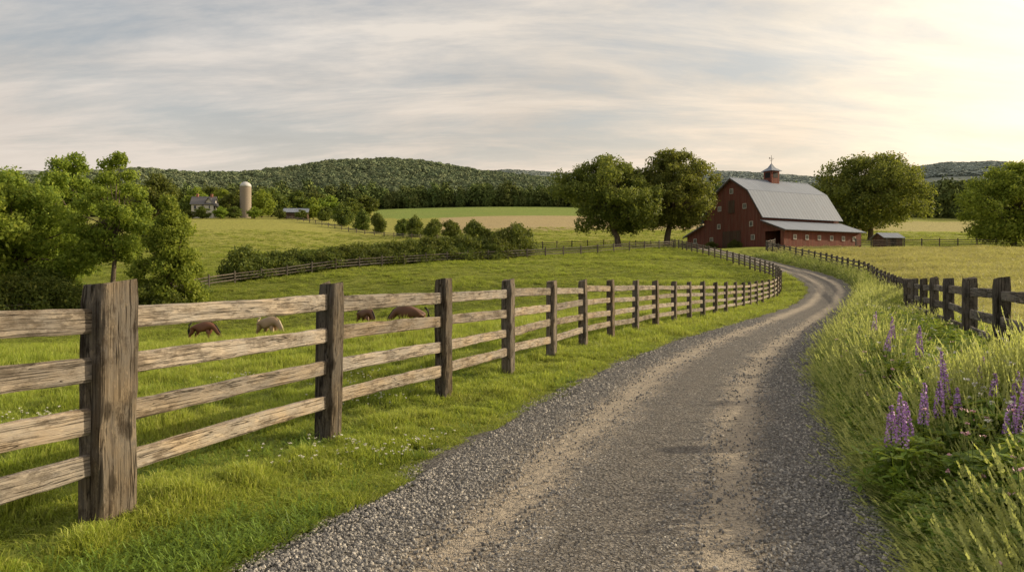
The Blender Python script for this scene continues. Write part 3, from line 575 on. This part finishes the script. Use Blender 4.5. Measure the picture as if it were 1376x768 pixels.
# ------------------------------------------------------------------ flowers
def flat_mat(name,a,b):
    t=NT(name); oi=t.n('ShaderNodeAttribute',attribute_name='rnd').outputs['Fac']; t.bsdf(t.mix(oi,a,b),.6,None,.2); return t.m
M_pur=flat_mat('lupine_petals',(.30,.14,.43),(.72,.47,.76)); M_wht=flat_mat('white_petals',(.55,.53,.45),(.8,.78,.7)); M_pink=flat_mat('pink_petals',(.5,.25,.3),(.65,.45,.45))
def petals(centres,r,seed,nper=1):
    g=np.random.default_rng(seed); V=[];Fq=[];Fa=[]
    for c0,rad in centres:
        for _ in range(nper):
            nrm=g.normal(size=3); nrm/=np.linalg.norm(nrm); h=g.normal(size=3); a=np.cross(nrm,h); a/=np.linalg.norm(a); b=np.cross(nrm,a); s=r*(.7+.6*g.random()); o=np.array(c0)+nrm*rad*.6
            b0=len(V); V+=[o-a*s,o-b*s*.7,o+a*s,o+b*s*.7]; Fq.append((b0,b0+1,b0+2,b0+3)); Fa.append(g.random())
    return V,Fq,Fa
def palmate(seed,nst,h,mat,nl=7,ll=.055,sp=.16):
    g=np.random.default_rng(seed); V=[];Fq=[];T=[];Fa=[]
    for i in range(nst):
        a=g.random()*6.28; rr=(.05+sp*g.random()); tp=np.array([rr*math.cos(a),rr*math.sin(a),h*(.35+.65*g.random())]); sd=np.array([-math.sin(a),math.cos(a),0])*.003
        b0=len(V); V+=[-sd,sd,tp+sd,tp-sd]; T+=[0,0,1,1]; Fq.append((b0,b0+1,b0+2,b0+3)); Fa.append(.2); rv=g.random()
        for q in range(nl):
            b=a+(q-(nl-1)/2)*.78+.1*g.normal(); dr=np.array([math.cos(b),math.sin(b),.35+.3*g.normal()]); dr/=np.linalg.norm(dr); sdd=np.array([-math.sin(b),math.cos(b),.15*g.normal()]); L=ll*(.7+.6*g.random())
            b0=len(V); V+=[tp,tp+dr*L*.6+sdd*L*.17,tp+dr*L-np.array([0,0,L*.15]),tp+dr*L*.6-sdd*L*.17]; T+=[.5,1,1,1]; Fq.append((b0,b0+1,b0+2,b0+3)); Fa.append(rv*.8)
    return fast_mesh('palmate_leaves',np.array(V),np.array(Fq),[mat],False,{'rnd':Fa},{'t':T})
c_leaf=make_coll('leafy_weed_source',[palmate(400+k,22,.46,M_leafy,7,.085) for k in range(4)])
x,y,R=logpts(34000,2.8,26,.1,.7); dd,sg=pdist(x,y,ROAD,3); k=(sg>0)&(dd>HWR+.05)&(dd<4.3)&(vnoise(x,y,2.,21)>-.4); x,y,R,dd=x[k],y[k],R[k],dd[k]; s=rng.uniform(.6,1.4,len(x))*np.clip((dd-HWR)/.8,.35,1)
scatter('leafy_weeds',np.stack([x,y,gz(x,y)],-1),np.stack([s,s,s],-1),rot3(len(x),.1),c_leaf,'broad leafy roadside weeds')
c_clo=make_coll('clover_leaf_source',[palmate(450+k,14,.10,M_leafy,3,.02,.10) for k in range(3)])
x,y,R=logpts(7000,2.6,12,tmin,.3); dd,sg=pdist(x,y,ROAD,3); k=(sg<0)&(dd>HWR+.05)&(vnoise(x,y,1.7,35)+.4*rng.random(len(x))>.42); x,y,R=x[k],y[k],R[k]; s=rng.uniform(.6,1.1,len(x))
scatter('clover_leaves',np.stack([x,y,gz(x,y)],-1),np.stack([s,s,s],-1),rot3(len(x),.1),c_clo,'low clover and weed leaves in mown grass')
def flower_var(seed,h,rad,pm,npet):
    g=np.random.default_rng(seed); cs=[((g.normal()*rad*.5,g.normal()*rad*.5,h+g.normal()*rad*.25),.004) for _ in range(npet)]
    V,Fq,Fa=petals(cs,rad*.5,seed); b0=len(V); V+=[(-.0015,0,0),(.0015,0,0),(.0015,0,h),(-.0015,0,h)]; Fq.append((b0,b0+1,b0+2,b0+3)); Fa.append(.3)
    me=fast_mesh('flower',np.array(V),np.array(Fq),[pm,M_leafy],False,{'rnd':Fa},mat_idx=[0]*(len(Fq)-1)+[1]); return me
c_clov=make_coll('white_clover_source',[flower_var(500+k,.13,.0095,M_wht,12) for k in range(3)])
x,y,R=logpts(12000,2.6,12,tmin,.3); dd,sg=pdist(x,y,ROAD,3); k=(sg<0)&(dd>HWR+.1)&(vnoise(x,y,1.5,31)+.7*rng.random(len(x))>.78); x,y=x[k],y[k]; s=rng.uniform(.8,1.3,len(x))
scatter('clover_flowers',np.stack([x,y,gz(x,y)],-1),np.stack([s,s,s],-1),rot3(len(x),.15),c_clov,'white clover flowers in mown grass')
c_umb=make_coll('white_wildflower_source',[flower_var(520+k,.62+.12*k,.019,M_wht,18) for k in range(3)])
x,y,R=logpts(2000,4.5,45,.1,.72); dd,sg=pdist(x,y,ROAD,3); k=(sg>0)&(dd>HWR+.6)&(dd<7); x,y=x[k],y[k]; s=rng.uniform(.7,1.1,len(x))
scatter('white_wildflowers',np.stack([x,y,gz(x,y)],-1),np.stack([s,s,s],-1),rot3(len(x),.12),c_umb,'small white umbel wildflowers in tall grass')
c_pk=make_coll('pink_wildflower_source',[flower_var(540+k,.35+.3*k,.013,M_pink,12) for k in range(2)])
x,y,R=logpts(1400,3,30,.1,.72); dd,sg=pdist(x,y,ROAD,3); k=(sg>0)&(dd>HWR+.2)&(dd<6); x,y=x[k],y[k]; s=rng.uniform(.8,1.2,len(x))
scatter('pink_wildflowers',np.stack([x,y,gz(x,y)],-1),np.stack([s,s,s],-1),rot3(len(x),.12),c_pk,'small pink wildflowers in tall grass')
def lupine(px,d,H,sl,seed):
    x,y=W3(px,d); z=gz1(x,y); root=obj('lupine_plant',None,loc=(x,y,z),label='purple lupine with tall flower spike in roadside grass',category='flower',group='lupines in the verge')
    g=np.random.default_rng(seed); lx,ly=g.normal()*.04,g.normal()*.04; cs=[]; nw=int(sl/.018); w0=.028+.009*g.random()
    for i in range(nw):
        f=i/nw; zz=H-sl+f*sl; rad=w0*(1-f)**.75+.004; bx_=lx*(zz/H)**2; by_=ly*(zz/H)**2
        for j in range(9 if f<.75 else 5):
            a=j*6.283/9+i*.4+g.normal()*.15; cs.append(((bx_+rad*math.cos(a),by_+rad*math.sin(a),zz+g.normal()*.003),.005))
    V,Fq,Fa=petals(cs,.0098,seed,2); obj('flower_spike',fast_mesh('flower_spike',np.array(V),np.array(Fq),[M_pur],False,{'rnd':Fa}),root)
    mb=MB(); mb.tube([(0,0,0),(lx*.25,ly*.25,H*.5),(lx,ly,H*.98)],[.006,.005,.002],6); obj('stem',mb.mesh('stem',[M_leafy],True),root)
    obj('leaf',palmate(seed+1,22,H*.62,M_leafy,8,.085),root)
for k,(px,d,H,sl) in enumerate([(1213,4.8,.79,.36),(1198,4.9,.69,.28),(1224,5.0,.70,.25),(1240,5.2,.79,.29),(1275,5.6,.98,.39),(1262,5.4,.78,.27),(1290,5.3,.74,.24),(1310,5.8,.92,.30),(1332,5.4,.84,.28),(1352,4.8,.78,.26),(1370,4.7,.90,.36),(1360,5.3,.86,.26),(1184,8.3,1.0,.28),(1200,9.4,1.05,.28),(1236,7.5,1.05,.3),(1172,11,1.05,.28)]):
    lupine(px,d,H,sl,600+7*k)
# ------------------------------------------------------------------ barn
BZ=7.2; ANG=math.radians(27)
barn=obj('red_barn',None,loc=(46,126,BZ),label='weathered red gambrel barn with grey metal roof and cupola',category='barn'); barn.rotation_euler=(0,0,ANG)
L=19.4; RY=12.3
main=[(4.9,-2),(19.7,-2),(19.7,5.9),(16.7,10.3),(RY,12.9),(7.9,10.3),(4.9,5.9)]
mb=MB(); mb.prism(main,0,L); mb.prism([(19.705,-2),(24.6,-2),(24.6,3.1),(19.705,4.8)],0.01,L-.01)
mb.box((0.02,0,-2),(L-.02,.15,3.0))
mb.prism([(.152,-2),(.7,-2),(.7,3.2),(.152,3.0)],0,.15); mb.prism([(4.2,-2),(4.895,-2),(4.895,4.7),(4.2,4.45)],0,.15); mb.prism([(.702,2.75),(4.198,2.75),(4.198,4.45),(.702,3.2)],0,.15)
mb.prism([(.152,-2),(4.895,-2),(4.895,4.7),(.152,3.0)],L-.15,L-.03)
obj('wall',mb.mesh('barn_walls',[M_red]),barn)
def slab(mb,p,q,x0,x1,th=.14,i=0):
    (y0,z0),(y1,z1)=p,q; l=math.hypot(y1-y0,z1-z0); ny,nz=-(z1-z0)/l,(y1-y0)/l
    if nz<0: ny,nz=-ny,-nz
    g=.02; mb.prism([(y0+ny*g,z0+nz*g),(y1+ny*g,z1+nz*g),(y1+ny*th,z1+nz*th),(y0+ny*th,z0+nz*th)],x0,x1,i)
mb=MB()
for p,q in [((4.3,5.15),(7.9,10.3)),((7.88,10.3),(RY,12.94)),((16.72,10.3),(RY,12.94)),((20.3,5.15),(16.7,10.3))]: slab(mb,p,q,-.5,L+.4)
mb.tube([(-.5,RY,13.1),(L+.4,RY,13.1)],[.1,.1],6)
roof=obj('roof',mb.mesh('barn_roof',[M_roof]),barn)
mb=MB(); slab(mb,(-.8,2.72),(4.88,4.72),-.45,L+.35,.14); obj('roof',mb.mesh('lean_to_roof',[M_roof]),barn)
mb=MB(); slab(mb,(25.4,2.72),(19.72,4.72),-.45,L+.35,.14); obj('roof',mb.mesh('lean_to_roof',[M_roof]),barn)
mb=MB()
for p,q in [((4.25,5.05),(7.88,10.2)),((7.86,10.22),(RY,12.85)),((16.74,10.22),(RY,12.85)),((20.35,5.05),(16.72,10.2)),((-.8,2.6),(4.2,4.35)),((25.4,2.6),(20.4,4.35))]:
    slab(mb,p,q,-.56,-.503,.0-.16)
obj('roof_trim',mb.mesh('barn_trim',[M_doorred]),barn)
mb=MB(); cx=10.0; mb.box((cx-1.0,RY-1.0,12.2),(cx+1.0,RY+1.0,14.9),0)
for s in(-1,1):
    mb.box((cx-.6,RY+s*1.0-.03,13.6),(cx+.6,RY+s*1.0+.03,14.6),1); mb.box((cx+s*1.0-.03,RY-.6,13.6),(cx+s*1.0+.03,RY+.6,14.6),1)
obj('cupola',mb.mesh('cupola',[M_red,M_dark]),barn)
mb=MB(); mb.add([(cx-1.4,RY-1.4,14.9),(cx+1.4,RY-1.4,14.9),(cx+1.4,RY+1.4,14.9),(cx-1.4,RY+1.4,14.9),(cx,RY,16.5),(cx-.5,RY-.5,15.6),(cx+.5,RY-.5,15.6),(cx+.5,RY+.5,15.6),(cx-.5,RY+.5,15.6)],[(0,3,2,1),(0,1,6,5),(1,2,7,6),(2,3,8,7),(3,0,5,8),(5,6,4),(6,7,4),(7,8,4),(8,5,4)])
obj('cupola_roof',mb.mesh('cupola_roof',[M_roof]),barn)
mb=MB(); mb.tube([(cx,RY,16.4),(cx,RY,18.0)],[.05,.03],6); mb.box((cx-.5,RY-.02,17.35),(cx+.6,RY+.02,17.42)); mb.add([(cx-.6,RY,17.2),(cx-.2,RY,17.38),(cx-.6,RY,17.6)],[(0,1,2)]); mb.box((cx-.02,RY-.4,17.0),(cx+.02,RY+.4,17.05))
obj('weathervane',mb.mesh('weathervane',[M_dark]),barn)
def window(side,u,z,w=.85,h=.95,parent=barn):
    mb=MB(); f=.1; d=.1
    def bx(u0,u1,z0,z1,dd,i):
        if side=='front': mb.box((-dd,u0,z0),(-.01 if i==0 else .01,u1,z1),i)
        else: mb.box((u0,-dd,z0),(u1,-.01 if i==0 else .01,z1),i)
    bx(u-w/2,u-w/2+f,z-h/2,z+h/2,d,0);bx(u+w/2-f,u+w/2,z-h/2,z+h/2,d,0);bx(u-w/2+f,u+w/2-f,z-h/2,z-h/2+f,d,0);bx(u-w/2+f,u+w/2-f,z+h/2-f,z+h/2,d,0)
    bx(u-.03,u+.03,z-h/2+f,z+h/2-f,d*.7,0); bx(u-w/2+f,u+w/2-f,z-h/2+f,z+h/2-f,.03,1)
    obj('window',mb.mesh('window',[M_white,M_glass]),parent)
for u,z in [(15.4,7.6),(9.0,7.6),(12.3,10.6),(15.6,4.3),(7.4,4.3),(22.2,1.9),(17.6,1.9),(7.0,1.9)]: window('front',u,z)
for u in (2.6,5.5,8.5,11.6,14.6,17.4): window('side',u,1.65,.75,.85)
for y0 in (10.0,12.32):
    mb=MB(); mb.box((-.1,y0,-.3),(-.01,y0+2.28,3.3)); obj('door',mb.mesh('barn_door',[M_doorred]),barn)
mb=MB(); mb.box((-.09,11.5,6.6),(-.01,13.1,8.9)); obj('loft_door',mb.mesh('loft_door',[M_doorred]),barn)
sx,sy=W3(1188,136); sz=gz1(sx+2,sy)+.3; shed=obj('small_shed',None,loc=(sx,sy,sz),label='small red shed with pale metal roof',category='shed'); shed.rotation_euler=(0,0,.2)
mb=MB(); mb.prism([(0,-1.5),(3.2,-1.5),(3.2,1.4),(1.6,2.2),(0,1.4)],0,3.9); obj('wall',mb.mesh('shed_wall',[M_doorred]),shed)
mb=MB(); slab(mb,(-.35,1.2),(1.6,2.22),-.3,4.2,.1); slab(mb,(3.55,1.2),(1.6,2.22),-.3,4.2,.1); obj('roof',mb.mesh('shed_roof',[M_roof]),shed)
mb=MB(); mb.box((1.3,-.05,-.9),(2.5,-.01,1.1)); obj('door',mb.mesh('shed_door',[M_dark]),shed)
for k,(x,y) in enumerate([(37.5,139.5),(33.8,147),(40,133.5)]): plant_tree('bush',0,0,bushv[k],'low green shrub against the barn wall','bush',(.45,.45,.5),k,'shrubs by the barn',world=(x,y))
# farmstead
def farm(px,d,Lx,Wy,H,roofh,rot,label,wm,rm,name='farm_house',chim=False,cat='house'):
    x,y=W3(px,d); o=obj(name,None,loc=(x,y,gz1(x,y)),label=label,category=cat); o.rotation_euler=(0,0,rot)
    mb=MB(); mb.prism([(0,-2),(Wy,-2),(Wy,H),(Wy/2,H+roofh),(0,H)],0,Lx); obj('wall',mb.mesh('wall',[wm]),o)
    mb=MB(); slab(mb,(-.5,H-.45*roofh/Wy*2),(Wy/2,H+roofh),-.5,Lx+.5,.2); slab(mb,(Wy+.5,H-.45*roofh/Wy*2),(Wy/2,H+roofh),-.5,Lx+.5,.2); r=obj('roof',mb.mesh('roof',[rm]),o)
    if chim:
        for cx_ in (1.2,Lx-1.8): mb=MB(); mb.box((cx_,Wy/2-.5,H+roofh-1),(cx_+.8,Wy/2+.5,H+roofh+1.2)); obj('chimney',mb.mesh('chimney',[M_brick]),r)
    nwin=int(Lx/2.4)
    for i in range(nwin):
        for zz in ([1.6,4.4] if H>5 else [1.6]):
            if cat!='house': continue
            u=(i+.5)*Lx/nwin; mb=MB(); mb.box((u-.45,-.06,zz-.7),(u+.45,-.01,zz+.7)); obj('window',mb.mesh('window',[M_glass]),o)
    return o
M_slate=simple('slate_roof',(.13,.125,.13)); M_cream_w=simple('cream_clapboard',(.55,.52,.46))
farm(257,296,8.5,6,5.8,3.0,.15,'cream two-storey farmhouse with grey roof and chimneys',M_cream_w,M_slate,chim=True)
farm(286.5,297,5.0,3.6,5.4,2.6,1.57,'pale gabled farmhouse wing with steep roof',M_cream_w,M_slate,chim=False)
farm(381,292,9,6,2.6,1.6,.1,'low farm shed with pale metal roof',M_doorred,M_roof,'farm_shed',cat='shed')
x,y=W3(330,300); silo=obj('farm_silo',None,loc=(x,y,gz1(x,y)),label='tall concrete silo with domed cap',category='silo')
mb=MB(); mb.tube([(0,0,-2),(0,0,12.4)],[2.2,2.2],24)
for zz in np.arange(.5,12,.9): mb.tube([(0,0,zz),(0,0,zz+.1)],[2.24,2.24],24)
obj('tower',mb.mesh('silo_tower',[M_conc],False),silo)
mb=MB(); mb.tube([(0,0,12.4),(0,0,13.2),(0,0,13.9),(0,0,14.4),(0,0,14.6)],[2.32,2.15,1.7,.9,.1],24); obj('dome',mb.mesh('silo_dome',[M_dome],True),silo)
# ------------------------------------------------------------------ horses
def horse(px,d,s,rot,graze,col,mane,label):
    x,y=W3(px,d); z=gz1(x,y)
    vs=[(-.55,0,1.22,.35),(-.1,0,1.12,.385),(.4,0,1.16,.37),(.68,0,1.24,.27)]
    vs+= [(.95,0,1.0,.19),(1.17,0,.68,.145),(1.28,0,.5,.135),(1.42,0,.28,.092),(1.5,0,.12,.077)] if graze else [(.9,0,1.55,.18),(1.05,0,1.78,.13),(1.17,0,1.83,.125),(1.38,0,1.68,.09),(1.52,0,1.55,.07)]
    E=[(i,i+1) for i in range(8)]; V=list(vs)
    for sd in(-1,1):
        b=len(V); off=.12*sd
        V+=[(-.62,.16*sd,.98,.24),(-.48+off,.18*sd,.80,.17),(-.74+off,.17*sd,.5,.09),(-.68+off,.17*sd,.14,.065),(-.63+off,.17*sd,.04,.08)]; E+=[(0,b),(b,b+1),(b+1,b+2),(b+2,b+3),(b+3,b+4)]
        b=len(V); V+=[(.45,.15*sd,.90,.18),(.48-off,.16*sd,.52,.09),(.45-off,.16*sd,.14,.06),(.5-off,.16*sd,.04,.075)]; E+=[(2,b),(b,b+1),(b+1,b+2),(b+2,b+3)]
        b=len(V); h=V[6]; V+=[(h[0]-.03,.05*sd,h[2]+.09,.03),(h[0]-.04,.07*sd,h[2]+.2,.012)]; E+=[(6,b),(b,b+1)]
    me=bpy.data.meshes.new('horse_body'); me.from_pydata([v[:3] for v in V],E,[]); me.materials.append(col)
    o=bpy.data.objects.new('horse',me); link(o); o.modifiers.new('skin','SKIN')
    for i,v in enumerate(V): me.skin_vertices[0].data[i].radius=(v[3]*.85 if v[3]>.18 else v[3],v[3])
    me.skin_vertices[0].data[0].use_root=True
    sb=o.modifiers.new('sub','SUBSURF'); sb.levels=2; sb.render_levels=2
    dg=bpy.context.evaluated_depsgraph_get(); nm=bpy.data.meshes.new_from_object(o.evaluated_get(dg))
    o.modifiers.clear(); o.data=nm
    for p in nm.polygons: p.use_smooth=True
    if len(nm.materials)==0: nm.materials.append(col)
    o.location=(x,y,z+.02); o.rotation_euler=(0,0,rot); o.scale=(s,s,s); o['label']=label; o['category']='horse'; o['group']='horses in the pasture'
    mb=MB(); mb.tube([(-.80,0,1.38),(-.98,0,1.2),(-1.02,0,.85),(-1.0,0,.45)],[.05,.08,.09,.02],7); obj('tail',mb.mesh('tail',[mane],True),o)
    mb=MB(); nk=[(.62,0,1.5),(.98,0,1.2),(1.24,0,.84),(1.34,0,.64)] if graze else [(.55,0,1.5),(.78,0,1.68),(.93,0,1.88),(1.1,0,1.96)]
    mb.tube(nk,[.04,.07,.06,.03],6); obj('mane',mb.mesh('mane',[mane],True),o)
M_bay=simple('bay_coat',(.16,.07,.038),.5,var=.3,scale=3); M_dkm=simple('dark_hair',(.02,.015,.012)); M_cream=simple('cream_coat',(.34,.235,.145),.5,var=.25,scale=3); M_dun=simple('pale_hair',(.45,.37,.26)); M_choc=simple('chocolate_coat',(.13,.062,.035),.5,var=.3,scale=3)
horse(272,50,.98,-.15,True,M_bay,M_dkm,'dark bay horse grazing in the pasture')
horse(361,51,1.15,-.6,True,M_cream,M_dun,'cream-coloured horse grazing in the pasture')
horse(491,37,.66,-.8,True,M_choc,M_dkm,'small dark foal grazing in the pasture')
horse(552,46,1.12,3.0,True,M_choc,M_dkm,'large chestnut brown horse grazing behind fence')
# ------------------------------------------------------------------ light, world, camera
AZ=math.radians(74); EL=math.radians(19)
sd=Vector((math.sin(AZ)*math.cos(EL),math.cos(AZ)*math.cos(EL),math.sin(EL)))
sl=bpy.data.lights.new('sun','SUN'); sl.energy=5; sl.angle=math.radians(.5); sl.color=(1,.83,.57); so=link(bpy.data.objects.new('sun',sl)); so.rotation_euler=sd.to_track_quat('Z','Y').to_euler(); so.location=(60,40,60)
w=bpy.data.worlds.new('World'); scene.world=w; w.use_nodes=True; t=w.node_tree; t.nodes.clear(); N=t.nodes.new; Lk=t.links.new
sky=N('ShaderNodeTexSky'); sky.sky_type='NISHITA'; sky.sun_disc=False; sky.sun_elevation=EL; sky.sun_rotation=AZ; sky.air_density=1.2; sky.dust_density=3
bg=N('ShaderNodeBackground'); Lk(sky.outputs[0],bg.inputs[0]); bg.inputs[1].default_value=.15
tc=N('ShaderNodeTexCoord'); sp=N('ShaderNodeSeparateXYZ'); Lk(tc.outputs['Generated'],sp.inputs[0])
def m(op,a,b=0.,cl=False):
    nd=N('ShaderNodeMath'); nd.operation=op; nd.use_clamp=cl
    for i,v in enumerate((a,b)):
        if isinstance(v,bpy.types.NodeSocket): Lk(v,nd.inputs[i])
        else: nd.inputs[i].default_value=v
    return nd.outputs[0]
zz=m('ADD',m('MAXIMUM',sp.outputs[2],0.),.24); cb=N('ShaderNodeCombineXYZ'); Lk(m('DIVIDE',sp.outputs[0],zz),cb.inputs[0]); Lk(m('DIVIDE',sp.outputs[1],zz),cb.inputs[1])
def nz(scale,rot,sc,det=6,rough=.6,dist=.3):
    mp=N('ShaderNodeMapping'); Lk(cb.outputs[0],mp.inputs[0]); mp.inputs['Scale'].default_value=sc; mp.inputs['Rotation'].default_value=(0,0,rot)
    n_=N('ShaderNodeTexNoise'); Lk(mp.outputs[0],n_.inputs[0]); n_.inputs['Scale'].default_value=scale; n_.inputs['Detail'].default_value=det; n_.inputs['Roughness'].default_value=rough; n_.inputs['Distortion'].default_value=dist; return n_.outputs[0]
A1=nz(1.1,.45,(.8,1.2,1),7,.58,.2); A2=nz(2.0,-.2,(.5,1.7,1),9,.64,.35)
cl_=m('ADD',m('MULTIPLY',A1,.5),m('MULTIPLY',A2,.5))
def rmp(f,st):
    nd=N('ShaderNodeValToRGB'); cr=nd.color_ramp
    while len(cr.elements)<len(st): cr.elements.new(.5)
    for e,(p,c0) in zip(cr.elements,st): e.position=p; e.color=(c0,c0,c0,1) if not isinstance(c0,tuple) else (*c0,1)
    Lk(f,nd.inputs[0]); return nd.outputs[0]
mask=rmp(cl_,[(.42,.48),(.55,.97)])
low=rmp(sp.outputs[2],[(0,1.0),(.12,.85),(.32,.1)])
m0=m('MAXIMUM',mask,low)
dt=N('ShaderNodeVectorMath'); dt.operation='DOT_PRODUCT'; Lk(tc.outputs['Generated'],dt.inputs[0]); dt.inputs[1].default_value=sd
glow=rmp(m('ADD',m('MULTIPLY',dt.outputs['Value'],.5),.5),[(.25,(.67,.64,.61)),(.5,(.71,.66,.605)),(.68,(.79,.71,.615)),(.80,(.93,.81,.66)),(.88,(1.3,1.12,.86)),(1,(2.4,1.9,1.3))])
warm=rmp(sp.outputs[2],[(0,(1.13,.98,.84)),(.1,(1.07,.995,.92)),(.3,(1,1,1))])
sh=rmp(A2,[(.35,.85),(.62,1.09)])
mx=N('ShaderNodeMix'); mx.data_type='RGBA'; mx.blend_type='MULTIPLY'; mx.inputs[0].default_value=1; Lk(glow,mx.inputs[6]); Lk(sh,mx.inputs[7])
mx2=N('ShaderNodeMix'); mx2.data_type='RGBA'; mx2.blend_type='MULTIPLY'; mx2.inputs[0].default_value=1; Lk(mx.outputs[2],mx2.inputs[6]); Lk(warm,mx2.inputs[7])
bg2=N('ShaderNodeBackground'); Lk(mx2.outputs[2],bg2.inputs[0]); bg2.inputs[1].default_value=1
ms=N('ShaderNodeMixShader'); Lk(m0,ms.inputs[0]); Lk(bg.outputs[0],ms.inputs[1]); Lk(bg2.outputs[0],ms.inputs[2]); wo=N('ShaderNodeOutputWorld'); Lk(ms.outputs[0],wo.inputs[0])
cam=bpy.data.cameras.new('camera'); cam.sensor_width=36; cam.lens=36*1000/1376; cam.shift_y=-8/1376; cam.clip_start=.05; cam.clip_end=12000
co=link(bpy.data.objects.new('camera',cam)); co.location=(0,0,EYE); co.rotation_euler=(math.radians(90),0,0); scene.camera=co
scene.view_settings.view_transform='Standard'; scene.view_settings.look='None'; scene.view_settings.exposure=0
